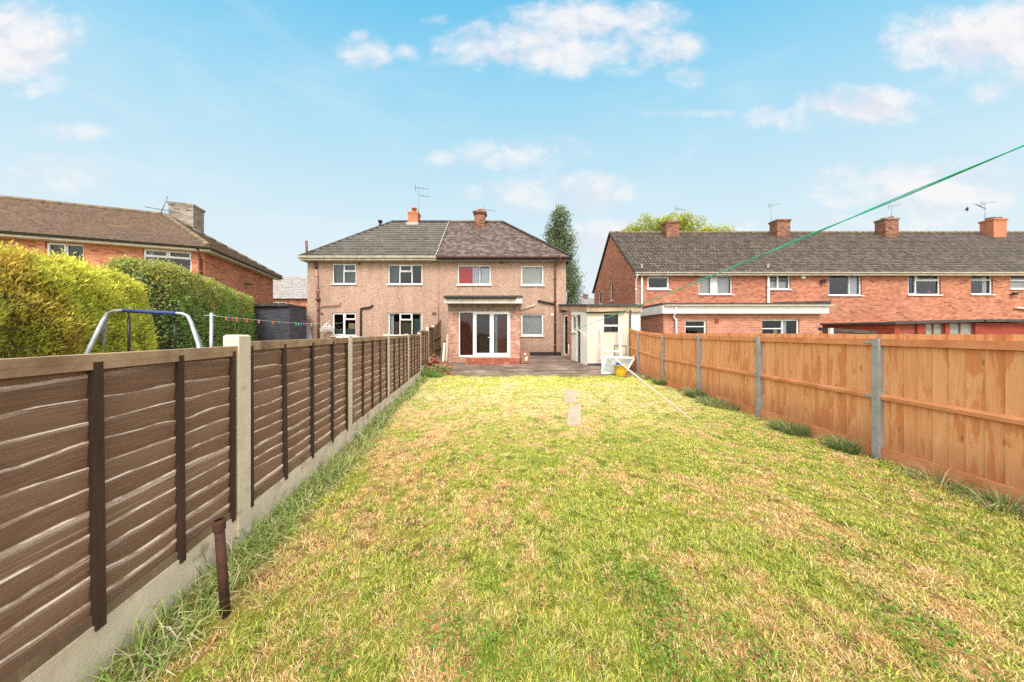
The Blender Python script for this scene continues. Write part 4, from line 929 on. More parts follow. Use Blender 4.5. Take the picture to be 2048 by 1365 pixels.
for k, (pa, pb, pc, pd, lb) in enumerate((((1128, 806), (1154, 807), (1152, 781), (1130, 780), 'small worn concrete slab set in the lawn, nearer the house'), ((1133, 854), (1162, 852), (1162, 812), (1138, 813), 'longer worn concrete slab set in the lawn, nearer the clothes prop'))):
    d_ = lambda p: CH*F/(p[1]-HY)
    q = [V((xof(p[0], d_(p)), d_(p), 0)) for p in (pa, pb, pc, pd)]
    mb = MB(); n = 10
    def edge(t, s_):
        p = q[0].lerp(q[1], s_).lerp(q[3].lerp(q[2], s_), t); return p
    for i in range(n):
        t0, t1 = i/n, (i+1)/n; j = lambda t, sd: V((.006*math.sin(t*23+sd*3+k), 0, .034))
        a, b, c, d = edge(t0, 0)+j(t0, 0), edge(t0, 1)+j(t0, 1), edge(t1, 1)+j(t1, 1), edge(t1, 0)+j(t1, 0)
        mb.face([a, b, c, d]); mb.face([b, b-Z3*.05, c-Z3*.05, c]); mb.face([a-Z3*.05, a, d, d-Z3*.05])
        if i == 0: mb.face([a-Z3*.05, b-Z3*.05, b, a])
        if i == n-1: mb.face([d, c, c-Z3*.05, d-Z3*.05])
    o_ = mb.build('stepping_slab', M['slab']); set_props(o_, lb, 'paving slab', 'slabs in the lawn')
# ================================================================= left fence: dark lap panels between concrete posts
tL = V((-.15, 1, 0)).normalized(); nL = V((tL.y, -tL.x, 0))          # along (away from us), and out towards our lawn
LF_ = thing('lap_panel_fence', 'dark brown waney lap fence with concrete posts and gravel boards along the lawn', 'fence', (fenceL(6), 6, 0))
BAY = 1.90
def fpt(y, n=0, z=0): return V((fenceL(y), y, z))+nL*n
def lap_panel(ya, yb, zb, zt, battens, pale, dz):
    """boards: each one's upper edge stands proud and is wavy"""
    mb = MB(); L = (fpt(yb)-fpt(ya)).length; K = max(16, int(L/.045)); nb = 12; H_ = (zt-zb)/nb
    for i in range(nb):
        r = (random.random(), random.random()*(.5+.5*pale), random.random())
        if pale > .5: r = (r[0], min(1, r[1]+.35), r[2])
        z0_ = zb+H_*i-.02; ph = random.uniform(0, 50); am = random.uniform(.005, .016); tilt = random.uniform(-.016, .016)
        bumpx, bumpa, bumpw = random.uniform(0, L), random.uniform(-.03, .03)*(random.random() < .5), random.uniform(.12, .3)
        def top(u):
            w = am*(mnoise.noise(V((u*2.4, ph, 0)))+.5*mnoise.noise(V((u*6.5, ph, 3)))+.2*mnoise.noise(V((u*19, ph, 5))))*1.5
            return zb+H_*(i+1)+.006+w+tilt*(u/L-.5)*2+bumpa*math.exp(-((u-bumpx)/bumpw)**2)
        th = lambda u: .010+.007*(.5+.5*mnoise.noise(V((u*5, ph, 9))))
        for k in range(K):
            ua, ub = L*k/K, L*(k+1)/K
            ta, tb = min(top(ua), zt-.01), min(top(ub), zt-.01)
            Y = lambda u: lerp(ya, yb, u/L)
            na, nb_ = .006+.017, .006+.017
            a, b = fpt(Y(ua), .004, z0_), fpt(Y(ub), .004, z0_); c, d = fpt(Y(ub), nb_, tb), fpt(Y(ua), na, ta)
            o_ = r[0]*7
            mb.face([a, b, c, d], 0, [(ua+o_, 0), (ub+o_, 0), (ub+o_, 1), (ua+o_, 1)], r, True)
            e, f = c-nL*(th(ub)+.002)+Z3*.003, d-nL*(th(ua)+.002)+Z3*.003
            mb.face([d, c, e, f], 1)
    # back skin so that the panel is closed
    a, b = fpt(ya, -.008, zb), fpt(yb, -.008, zb); mb.face([b, a, a+Z3*(zt-zb), b+Z3*(zt-zb)], 0, [(0, .3), (L, .3), (L, .4), (0, .4)], (.3, .2, .3))
    p = mb.build('fence_panel', [M['lap'], M['lap_edge']], LF_)
    mb = MB(); c0, c1 = fpt(ya, .012, zt-.012), fpt(yb, .012, zt-.012+dz)
    mb.bar(c0+V((0, 0, .0)), c1, .062, .036); mb.bar(c0-Z3*.035+nL*.022, c1-Z3*.035+nL*.022, .016, .036)
    mb.build('capping_rail', M['lap_cap'], p)
    mb = MB(); mb.bar(fpt(ya, .018, zb+.02), fpt(yb, .018, zb+.02), .018, .045); mb.build('bottom_rail', M['lap_batten_pale'], p)
    for (yb_, w_) in battens:
        mb = MB(); mb.bar(fpt(yb_, .034, zb-.03 if pale < .5 else zb), fpt(yb_+random.uniform(-.02, .02), .032, zt-.03), w_, .022, up=nL)
        for i_, f_i in enumerate(mb.f):
            q_ = [mb.v[t_] for t_ in f_i]; n_ = (q_[1]-q_[0]).cross(q_[2]-q_[0]).normalized()
            if n_.dot(nL) > .8: mb.m[i_] = 1
        mb.build('batten', [M['lap_batten'], M['lap_front'] if pale < .4 else M['lap_batten_pale']], p)  # side faces darker than the lawn-facing one: shade put into the colour
    return p
ylist = [2.13+BAY*k for k in range(-2, 6)]+[13.4]
for k, (ya, yb) in enumerate(zip(ylist, ylist[1:])):
    za, zb_ = zg(ya), zg(yb); zm = (za+zb_)/2
    pale = 0.15 if k < 2 else .45 if k == 2 else .9
    a, b = ya+.055, yb-.055
    top_ = (1.515 if k < 2 else 1.545)+zm
    if k == 1: bt = [(.87, .036), (1.305, .036), (1.68, .030), (2.045, .026)]
    else:
        n = 3 if k < 6 else 2
        bt = [(lerp(a, b, (j+1)/(n+1)), .034) for j in range(n)]+[(a+.03, .03), (b-.03, .03)]
    if k == 7:
        pass
    lap_panel(a, b, .27+zm, top_, bt, pale, 0)
    mb = MB(); L = (fpt(b)-fpt(a)).length; c = (fpt(a)+fpt(b))/2
    mb.obox(c+nL*.012+Z3*(zm+.10), tL*L/2, nL*.024, Z3*.165); mb.build('gravel_board', M['gboard'], LF_)
for k, y in enumerate(ylist):
    mb = MB(); h = 1.585+zg(y)+(.02 if 0 < k < 3 else 0); c = fpt(y); w_ = .056; d_ = .052
    cs = [tL*sx*w_+nL*sy*d_ for sx, sy in ((-1, -1), (1, -1), (1, 1), (-1, 1))]; lo = [c+q*1.0+Z3*(zg(y)-.3) for q in cs]; hi = [c+q+Z3*(h-.012) for q in cs]; tp = [c+q*.78+Z3*h for q in cs]
    ch_ = .010
    for i in range(4):
        j = (i+1) % 4; mb.face([lo[i], lo[j], hi[j], hi[i]]); mb.face([hi[i], hi[j], tp[j], tp[i]])
    mb.face(tp); mb.build('concrete_post', M['cpost'], LF_)
# ================================================================= short weathered run that closes the fence by the house
EFY0, EFY1 = 13.45, 14.36
EF = thing('weathered_fence', 'short mossy weathered run of tall fence boards meeting the pink house', 'fence', (fenceL(13.9), 13.9, zg(13.9)))
mb = MB(); n = 8
for i in range(n):
    y = lerp(EFY0, EFY1, (i+.5)/n); x = lerp(fenceL(13.4)+.03, -3.62, (i+.5)/n); h = 1.50+.05*i+random.uniform(-.03, .03)
    mb.box(x-.05, x-.03+.01*(i % 2), y-.055, y+.055, zg(y), zg(y)+h, along=2)
mb.build('board', M['timber_pale'] if False else M['lap_batten_pale'], EF)
mb = MB(); mb.bar((fenceL(13.4)+.02, EFY0, 1.3), (-3.64, EFY1, 1.45), .035, .07); mb.bar((fenceL(13.4)+.02, EFY0, .8), (-3.64, EFY1, .85), .035, .07); mb.build('rail', M['lap_batten_pale'], EF)
# ================================================================= right fence: orange closeboard with grey posts
RBAY = 1.747
RF_ = thing('closeboard_fence', 'bright orange closeboard fence with slim grey posts along the lawn', 'fence', (fenceR(6), 6, 0))
ry = [3.6+RBAY*k for k in range(-2, 5)]+[11.38]
tR = V((.0107, 1, 0)).normalized(); nR = V((-tR.y, tR.x, 0))          # out towards our lawn
def rpt(y, n=0, z=0): return V((fenceR(y), y, z))+nR*n
for k, (ya, yb) in enumerate(zip(ry, ry[1:])):
    mb = MB(); L = yb-ya; n = max(4, round(L/.118)); zt = 1.605
    for i in range(n):
        y0, y1 = lerp(ya, yb, i/n), lerp(ya, yb, (i+1)/n)+.012; r = (random.random(), random.random()**1.5, random.random())
        if 7 < k: r = (r[0], r[1]*.4, r[2])
        z0_, z1_ = zg((y0+y1)/2)+.13, zg((y0+y1)/2)*.7+zt+random.uniform(-.004, .004)
        t0_, t1_ = -.030, -.018
        a, b, c, d = rpt(y0, t0_, z0_), rpt(y1, t1_, z0_), rpt(y1, t1_, z1_), rpt(y0, t0_, z1_)
        o_ = i*2.3+k*7
        mb.face([b, a, d, c], 0, [(z0_+o_, .14), (z0_+o_, 0), (z1_+o_, 0), (z1_+o_, .14)], r)
        a2, b2, c2, d2 = [p-nR*.016 for p in (a, b, c, d)]
        mb.face([a2, b2, c2, d2], 0, [(z0_+o_, 0), (z0_+o_, .13), (z1_+o_, .13), (z1_+o_, 0)], r); mb.face([d, c, c2, d2], 0, [(0, 0), (0, .1), (.02, .1), (.02, 0)], r)
        mb.face([b, c, c2, b2][::-1], 0, [(z0_, 0), (z1_, 0), (z1_, .02), (z0_, .02)], r); mb.face([a, d, d2, a2], 0, [(z0_, 0), (z1_, 0), (z1_, .02), (z0_, .02)], r)
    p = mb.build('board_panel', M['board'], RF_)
    for zr_, h, th in ((1.500, .085, .045), (.80, .075, .045)):
        a, b = rpt(ya+.036, 0, zr_+zg(ya)), rpt(yb-.036, 0, zr_+zg(yb)); mb = MB()
        if zr_ > 1: mb.bar(a, b, th, h); 
        else:
            d_ = (b-a); Lx = d_.length; q = [(-.022, -.037), (.022, -.030), (.026, .012), (-.022, .040)]
            for (n1, z1), (n2, z2) in zip(q, q[1:]+q[:1]):
                mb.face([a+nR*n1+Z3*z1, b+nR*n1+Z3*z1, b+nR*n2+Z3*z2, a+nR*n2+Z3*z2])
        mb.build('rail', M['rail'], p)
    mb = MB(); mb.bar(rpt(ya+.036, .0, .085+zg(ya)), rpt(yb-.036, .0, .085+zg(yb)), .032, .16); mb.build('kick_board', M['rail'], p)
for k, y in enumerate(ry[:-1]):
    z = zg(y); mb = MB(); c = rpt(y); w_ = .030; d_ = .045
    # a slotted metal post: web and two flanges
    mb.obox(c+nR*.040+Z3*(z+.66), tR*.034, nR*.006, Z3*.885); mb.obox(c+tR*.029+nR*.0+Z3*(z+.66), tR*.005, nR*.033, Z3*.884); mb.obox(c-tR*.029+nR*.0+Z3*(z+.66), tR*.005, nR*.033, Z3*.884)
    p = mb.build('post', M['steelpost'], RF_)
    for zz in (1.50, .80):
        b = MB(); b.obox(c+tR*.072+nR*.028+Z3*(z+zz), tR*.045, nR*.004, Z3*.016); b.obox(c+tR*.038+nR*.03+Z3*(z+zz), tR*.004, nR*.016, Z3*.022)
        b.tube([c+tR*.10+nR*.030+Z3*(z+zz), c+tR*.10+nR*.038+Z3*(z+zz)], .008, 6); b.build('bracket', M['steel'], p)
# ================================================================= things in the garden
def solo(mb, name, mats, label, cat, group=None):
    o = mb.build(name, mats); return set_props(o, label, cat, group)
# iron pipe standing in the grass
b, t = at(453, 1236, 1.59), at(438, 1045, 1.57); b.z = -.05
IP = thing('iron_pipe', 'short rusty iron pipe standing upright in the grass by the brown fence', 'pipe', (b.x, b.y, 0))
mb = MB(); mb.tube([b, t], .0215, 14); mb.build('shaft', M['rust'], IP)
d = (t-b).normalized(); mb = MB(); n = 14
mb.tube([t-d*.045, t-d*.004, t+d*.012, t+d*.013], [.0265, .0275, .027, .018], n, caps=False); mb.face([t+V((math.cos(6.283*k/n)*.019, math.sin(6.283*k/n)*.019, -.012)) for k in range(n)]); mb.build('collar', M['rust'], IP)
# clothes prop and line
pb, ptp = V((3.31, 5.12, .0)), at(1156, 659, 6.5)
PR = thing('clothes_prop', 'long white clothes prop leaning across the view with its foot in the lawn', 'pole', (pb.x, pb.y, 0))
d = (ptp-pb).normalized(); mb = MB(); mb.tube([pb-d*.03, ptp], .0145, 10); mb.build('pole', M['prop'], PR)
mb = MB(); s_ = V((.6, -.5, .3)).normalized(); mb.tube([ptp-d*.03, ptp+d*.05+s_*.03], .008, 6); mb.tube([ptp-d*.03, ptp+d*.05-s_*.03], .008, 6); mb.build('fork', M['prop'], PR)
RP = thing('washing_line', 'green twisted rope running from the clothes prop up over the orange fence', 'rope', (1.7, 4, 0))
def ropept(t): return V((lerp(ptp.x, 2.06, t), lerp(ptp.y, .55, t), lerp(ptp.z+.02, 2.43, t)-.055*math.sin(math.pi*t)*0-.03*math.sin(math.pi*t)))
K = 240
for s_ in (0, 1):
    pts = []
    for i in range(K+1):
        t = i/K; p = ropept(t); a = t*34+math.pi*s_+1.2*math.sin(t*9); sp = .0042+.005*max(0, math.sin(t*13+1))**2
        pts.append(p+V((math.cos(a)*sp, 0, math.sin(a)*sp)))
    mb = MB(); mb.tube(pts, .0032, 6); mb.build('strand', M['rope'], RP)
tail = [ptp+V((0, 0, .02)), at(1166, 640, 7.6), at(1176, 618, 9.6), at(1180, 612, 11.4)]
mb = MB(); mb.tube(tail, .0022, 5); mb.build('tail', M['rope'], RP)
# swing frame in the neighbour's garden
SW = thing('swing_frame', 'grey tubular swing frame with blue foam top bar beyond the brown fence', 'swing', (-4.2, 3.3, 0))
dS = 3.3; z0 = 0
pl = [at(175, 704, dS-.25), at(205, 643, dS-.06), at(216, 627, dS), at(228, 622.5, dS), at(248, 621.5, dS)]; foot = pl[0]+(pl[0]-pl[1])*((pl[0].z)/(pl[1].z-pl[0].z))
prr = [at(354, 627, dS), at(366, 628.5, dS), at(376, 633, dS), at(382, 645, dS-.03), at(397, 690, dS-.2)]; foot2 = V((-3.02, 2.86, 0))
mb = MB(); mb.tube([foot]+pl+prr+[foot2], .019, 10); mb.build('frame', M['steel'], SW)
for a, bx in ((at(211, 636, dS), at(203, 700, dS+.45)), (at(379, 640, dS), at(402, 690, dS+.45))):
    ft_ = bx+(bx-a)*((bx.z)/(a.z-bx.z)); mb = MB(); mb.tube([a, ft_], .018, 10); mb.build('rear_leg', M['steel'], SW)
mb = MB(); mb.tube([at(248, 621.5, dS), at(300, 624.6, dS), at(354, 627, dS)], .0215, 12); mb.build('foam_pad', M['bluepad'], SW)
for x, yt in ((258, 622.5), (350, 627)):
    p = at(x, yt+2, dS); mb = MB(); ring_ = [p+V((math.cos(k/10*6.283)*.018, 0, -.10+math.sin(k/10*6.283)*.03)) for k in range(11)]
    mb.tube([p, p-Z3*.07], .006, 6); mb.tube(ring_, .006, 6); mb.tube([p-Z3*.13, p-Z3*.30, p+V((-.01, 0, -.9))], .013, 7); mb.build('swing_rope', M['black'], SW)
p1, p2 = at(258, 626, dS)-Z3*1.02, at(350, 630, dS)-Z3*1.02; mb = MB(); mb.obox((p1+p2)/2, (p2-p1)/2*1.05, V((0, .09, 0)), V((0, 0, .015))); mb.build('seat', M['bluepad'], SW)
# neighbour's washing line
cpz = at(423, 626, 6.0); mb = MB(); mb.tube([V((cpz.x-.02, 6.0, 0)), cpz], .028, 10); mb.tube([cpz+V((-.16, 0, -.06)), cpz+V((.1, 0, -.06))], .014, 6)
solo(mb, 'clothes_post', M['steel'], 'grey metal clothes post in front of the green hedge', 'post')
la, lb = cpz+V((.02, 0, -.065)), at(690, 646, 14.36); sag = .10
lp = lambda t: la.lerp(lb, t)-Z3*sag*math.sin(math.pi*t)
mb = MB(); mb.tube([lp(k/24) for k in range(25)], .004, 5); solo(mb, 'clothes_line', M['white'], 'thin pale clothes line strung from the grey post to the pink house', 'line')
pegs = []
for px_, c in ((452, 'peg_orange'), (458, 'peg_blue'), (466, 'peg_red'), (474, 'peg_pink'), (489, 'peg_red'), (494, 'peg_orange'), (518, 'peg_pink'), (545, 'peg_orange'), (592, 'peg_green'), (597, 'peg_green'), (604, 'peg_blue'), (608, 'peg_blue'), (613, 'peg_red'), (622, 'peg_yellow'), (630, 'peg_green'), (643, 'peg_yellow'), (655, 'peg_orange')):
    best = min(range(1, 200), key=lambda i: abs(CX+F*lp(i/200).x/lp(i/200).y-px_)); pegs.append((lp(best/200), c))
proto = {}
pgm = MB(); 
for s_ in (-1, 1): pgm.obox((s_*.007, 0, -.03), (.005, 0, .002*s_), (0, .006, 0), (s_*-.003, 0, .045))
for p, c in pegs:
    if c not in proto:
        o_ = pgm.build('clothes_peg', M[c], None, origin=(0, 0, 0)); proto[c] = o_
    else:
        o_ = proto[c].copy(); COL.objects.link(o_)
    k_ = 1.0+.35*max(0, (p.y-6)/8); o_.scale = (k_, k_, k_); o_.location = p; o_.rotation_euler = (0, random.uniform(-.4, .4), random.uniform(-.6, .6))
    set_props(o_, f"{c[4:]} plastic clothes peg hanging on the neighbour's line", 'peg', f'{c[4:]} pegs on the clothes line')
# closed parasol, folding airer, garden table edge by the neighbour's wall
p = at(617, 690, 13.9); tp_ = at(617, 649, 14.1); p.z = zg(14)
mb = MB(); n = 10; rr = [.05, .13, .20, .16, .09, .02]
for i in range(5):
    t0, t1 = .25+.75*i/5, .25+.75*(i+1)/5; a, b = p.lerp(tp_, t0), p.lerp(tp_, t1)
    r0 = lerp(.24, .02, i/5)*(1); r1 = lerp(.24, .02, (i+1)/5)
    for k in range(n):
        f = lambda kk, r: r*(1.0 if kk % 2 else .6)
        A = lambda c, kk, r: c+V((math.cos(kk/n*6.283)*f(kk, r), math.sin(kk/n*6.283)*f(kk, r), 0))
        mb.face([A(a, k, r0), A(a, k+1, r0), A(b, k+1, r1), A(b, k, r1)])
PA = thing('closed_parasol', 'closed grey garden parasol by the corner of the pink house', 'parasol', tuple(p)); mb.build('canopy', M['greyfab'], PA)
mb = MB(); mb.tube([p, tp_+Z3*.05], .02, 8); mb.build('pole', M['steel'], PA)
mb = MB(); apex = at(653.5, 646.5, 14.1); r0 = .34
for k in range(10):
    a = k/10*6.283; e = apex+V((math.cos(a)*r0, math.sin(a)*r0*.6, -.30)); mb.tube([apex, e], .011, 5)
for f in (.62, .85, 1.0): mb.tube([apex+V((math.cos(k/16*6.283)*r0*f, math.sin(k/16*6.283)*r0*.6*f, -.30*f)) for k in range(17)], .012, 5)
for k in range(14): a = k/14*6.283; e = apex+V((math.cos(a)*r0*.9, math.sin(a)*r0*.54, -.29)); mb.obox(e-Z3*.07, (.012, 0, 0), (0, .010, 0), (0, 0, .06))
mb.tube([apex, apex+V((.05, .2, .12)), apex+V((.05, .30, .13))], .010, 5)
solo(mb, 'sock_dryer', M['upvc'], 'white plastic peg airer hanging against the pink wall beside the drainpipe', 'airer')
TBp = at(700, 674, 13.2)
GT = thing('garden_table', 'white garden table top just showing over the brown fence by the pink house', 'table', (TBp.x, 13.2, zg(13.2)))
mb = MB(); mb.obox((TBp.x+.1, 13.25, TBp.z-.02), (.55, 0, 0), (0, .4, 0), (0, 0, .02)); mb.build('table_top', M['upvc'], GT)
for sx in (-1, 1):
    for sy in (-1, 1): mb = MB(); mb.bar((TBp.x+.1+sx*.48, 13.25+sy*.33, zg(13.2)), (TBp.x+.1+sx*.45, 13.25+sy*.3, TBp.z-.04), .05, .05, up=(0, 1, 0)); mb.build('leg', M['upvc'], GT)
# heap of bricks
bm = MB(); bm.box(-.1075, .1075, -.051, .051, -.0325, .0325)
bproto = None; spots = []
cxh, cyh = -2.93, 10.75
for lay in range(8):
    R0 = .62*(1-lay/8.5); nn = max(1, int(17*(1-lay/8)**1.5))
    for k in range(nn):
        r = R0*math.sqrt(random.random()) if lay else R0*(.25+.85*random.random()); a = random.uniform(0, 6.283)
        x, y = cxh+math.cos(a)*r*1.0, cyh+math.sin(a)*r*.75
        spots.append((x, y, zg(y)+.045+.078*lay, random.uniform(0, 3.14), random.uniform(-.4, .4), random.uniform(-.4, .4)))
for k in range(7): spots.append((random.uniform(-2.62, -2.2), random.uniform(10.15, 10.5), 0, random.uniform(0, 3), random.uniform(-.3, .3), random.uniform(-.3, .3)))
for i, (x, y, z, rz, rx, ry_) in enumerate(spots):
    if z == 0: z = zg(y)+.05
    x = max(x, fenceL(y)+.2)
    if i == 0: o_ = bproto = bm.build('loose_brick', M['lbrick'], None, origin=(0, 0, 0))
    else: o_ = bproto.copy(); COL.objects.link(o_)
    o_.location = (x, y, z); o_.rotation_euler = (rx, ry_, rz); k_ = random.choice([1, 1, .8, .6]); o_.scale = (k_, 1, random.uniform(.9, 1.1))
    set_props(o_, 'reddish loose brick in the tumbled heap between the brown fence and the extension', 'brick', 'bricks in the heap by the fence')
# leaning boards
def lean_board(x0, x1, y0, y1, d, mat, label, th=.03, back=.25):
    zb_ = zg(d); a = V((xof(x0, d), d, zb_)); b = V((xof(x1, d), d, zb_)); zt = zof(y0, d)
    mb = MB(); c = (a+b)/2+V((0, back/2, (zt-zb_)/2)); up = V((0, back/2, (zt-zb_)/2)); nn = up.cross(V((1, 0, 0))).normalized()
    mb.obox(c, (b-a)/2, nn*th/2, up, along=2); return solo(mb, 'leaning_board', mat, label, 'board')
lean_board(884, 888.5, 686, 720, 12.5, M['white'], 'narrow white board leaning between the fence end and the extension')
lean_board(890.5, 895, 668, 718, 12.6, M['timber_pale'], 'tall cream board leaning against the corner of the extension')
lean_board(883, 892, 683, 716, 13.0, M['black'], 'black sheet leaning behind the white board by the extension', .02)
# paper sack with a white mark
S0 = at(1041, 727, 11.9); S1 = at(1060, 727, 11.9); SK = thing('paper_sack', 'open brown paper sack with a white mark standing beside the brick step', 'sack', ((S0.x+S1.x)/2, 11.9, zg(11.9)))
mb = MB(); w = S1.x-S0.x; cx_, cy_ = (S0.x+S1.x)/2, 12.0; lv = []
for z, kx, ky in ((0, 1, 1), (.06, 1.03, 1.05), (.24, .98, 1.0), (.40, 1.02, .95), (.53, 1.02, .95)):
    rg = []
    for j in range(16):
        a = j/16*6.283+.2; ex_ = abs(math.cos(a))**.35*math.copysign(1, math.cos(a)); ey = abs(math.sin(a))**.35*math.copysign(1, math.sin(a))
        rg.append(V((cx_+ex_*w/2*kx+random.uniform(-.008, .008), cy_+ey*.14*ky+random.uniform(-.008, .008), zg(11.9)+z+(random.uniform(-.03, .05) if z > .6 else 0)+(.03*ex_ if z > .6 else 0))))
    lv.append(rg)
for a, b in zip(lv, lv[1:]):
    for j in range(16): mb.face([a[j], a[(j+1) % 16], b[(j+1) % 16], b[j]], 0, None, None, True)
mb.face(lv[0][::-1]); mb.build('bag', M['sack'], SK)
mb = MB(); y_ = 12.0-.14*1.03-.014
curve = [(1047.5, 699), (1052, 698), (1054.5, 702), (1051, 708), (1048.5, 709), (1053, 711), (1055, 717), (1052, 722), (1048, 721)]
mb.tube([at(1049.3, 711.8, y_), at(1049.6, 710, y_), at(1050.6, 708.4, y_), at(1051.2, 707.4, y_)], [.018, .040, .036, .014], 7)
mb.tube([at(1050.4, 715.5, y_), at(1050.6, 719, y_), at(1051.0, 721.6, y_), at(1053.0, 722.0, y_), at(1054.0, 719, y_), at(1053.8, 715.5, y_), at(1052.8, 713.5, y_)], [.012, .02, .028, .026, .026, .03, .014], 7); mb.build('printed_mark', M['white'], SK)
# old window frames and yellow tub by the outhouse
def bars_thing(name, label, cat, quads, mats, loc):
    t = thing(name, label, cat, loc)
    for nm, (p, q, w_, h, m) in quads: mb = MB(); mb.bar(p, q, w_, h, up=(0, -1, .2)); mb.build(nm, M[m], t)
    return t
tl, tr_, bl, br = at(1203, 650, 11.30), at(1238, 650, 11.30), at(1205, 738, 10.95), at(1243, 735, 10.95); bl.z = br.z = zg(10.95)+.0; e = V((.05, 0, 0)); f_ = V((0, 0, .04))
ml, mr = tl.lerp(bl, .60), tr_.lerp(br, .60)
bars_thing('window_frame', 'tall empty white frame leaning against the cream outhouse wall', 'frame', [('stile', (tl, bl, .075, .06, 'upvc')), ('stile', (tr_, br, .075, .06, 'upvc')), ('rail', (tl+e-f_, tr_-e-f_, .06, .065, 'upvc')), ('rail', (ml+e, mr-e, .06, .085, 'upvc')), ('rail', (bl+e+f_, br-e+f_, .06, .065, 'upvc'))], None, (bl.x, 11.0, zg(11)))
tl, tr_, bl, br = at(1212, 714.5, 10.9), at(1269, 716, 10.9), at(1202, 746, 10.35), at(1250, 749, 10.35); bl.z = br.z = zg(10.35)+.04
GFR = bars_thing('window_frame', 'low white window frame with dusty glass propped behind the yellow tub', 'frame', [('rail', (tl, tr_, .07, .05, 'upvc')), ('rail', (bl, br, .07, .05, 'upvc')), ('stile', (tl+(bl-tl)*.08, bl-(bl-tl)*.08, .06, .05, 'upvc')), ('stile', (tr_+(br-tr_)*.08, br-(br-tr_)*.08, .06, .05, 'upvc'))], None, (bl.x, 10.5, zg(10.4)))
mb = MB(); mb.face([bl, br, tr_, tl]); mb.build('pane', M['glass_frost'], GFR)
mb = MB(); mb.tube([tr_+V((-.03, 0, .01)), tr_+V((-.03, 0, .08))], .03, 6); mb.build('hinge', M['upvc'], GFR)
mb = MB(); c = at(1255, 720, 10.95); mb.bar(at(1256, 724, 11.0), V((xof(1246, 11.15), 11.15, zg(11.1)+.02)), .04, .04); mb.build('prop_bar', M['steel'], GFR)
tc = V((xof(1241, 10.0), 10.0, zg(10.0)))
TU = thing('rubber_tub', 'yellow rubber tub holding a blue cloth on the patio edge', 'tub', tuple(tc)); n = 20; mb = MB(); hh = .40
pr_ = [(0, 0), (.165, 0), (.185, .03), (.21, .2), (.232, hh-.02), (.245, hh-.015), (.245, hh), (.225, hh), (.17, .10), (0, .09)]
for (r0, z0), (r1, z1) in zip(pr_, pr_[1:]):
    for k in range(n):
        a, b = k/n*6.283, (k+1)/n*6.283; A = lambda r, t, z: tc+V((math.cos(t)*r, math.sin(t)*r, z+.015*math.sin(2*t)*(z/hh)))
        q = [A(r0, a, z0), A(r0, b, z0), A(r1, b, z1), A(r1, a, z1)]
        if r0 == 0: q = [q[0], q[2], q[3]]
        elif r1 == 0: q = q[:3]
        mb.face(q, 0, None, None, True)
mb.build('shell', M['yellow'], TU)
mb = MB(); mb.tube([tc+V((-.235, 0, hh-.01)), tc+V((-.25, .02, hh+.07)), tc+V((-.2, .05, hh+.15)), tc+V((-.05, .1, hh+.13))], .010, 6); mb.build('handle', M['white'], TU)
def lump(name, mat, label, cat, c, r, seed):
    mb = MB(); nu, nv = 14, 8; P = {}
    for i in range(nv+1):
        for j in range(nu):
            th, ph = math.pi*i/nv, 6.283*j/nu; d = V((math.sin(th)*math.cos(ph), math.sin(th)*math.sin(ph), math.cos(th)))
            k = 1+.6*mnoise.noise(d*1.9+V((seed, 0, 0)))+.3*mnoise.noise(d*4.5+V((seed, 3, 0))); P[i, j] = V(c)+V((d.x*r[0]*k, d.y*r[1]*k, d.z*r[2]*k))
    for i in range(nv):
        for j in range(nu):
            q = [P[i, j], P[i+1, j], P[i+1, (j+1) % nu], P[i, (j+1) % nu]]
            if i == 0: q = [P[0, 0], q[1], q[2]]
            if i == nv-1: q = [q[0], P[nv, 0], q[3]]
            mb.face(q, 0, None, None, True)
    return solo(mb, name, mat, label, cat)
lump('blue_cloth', M['bluerag'], 'crumpled blue cloth lying in the top of the yellow tub', 'cloth', tc+V((-.03, 0, hh+.01)), (.13, .12, .09), 2)
lump('rubble_chunk', M['lbrick'], 'small orange rubble chunk on the patio in front of the yellow tub', 'rubble', V((xof(1250, 9.9), 9.86, zg(9.9)+.03)), (.09, .06, .035), 5)
# bird
mb = MB(); bc = at(1935, 419, 40); bd = V((.1, 0, 1)).normalized()
mb.tube([bc-Z3*.3, bc-Z3*.15, bc+Z3*.1, bc+Z3*.27, bc+Z3*.35], [.015, .07, .10, .06, .02], 8)
for s_ in (-1, 1): mb.face([bc+Z3*.2, bc+V((s_*.06, .10, .24)), bc+V((s_*.10, .18, -.06)), bc-Z3*.2][::s_])
solo(mb, 'flying_bird', M['bird'], 'small dark bird flying above the terrace chimneys', 'bird')
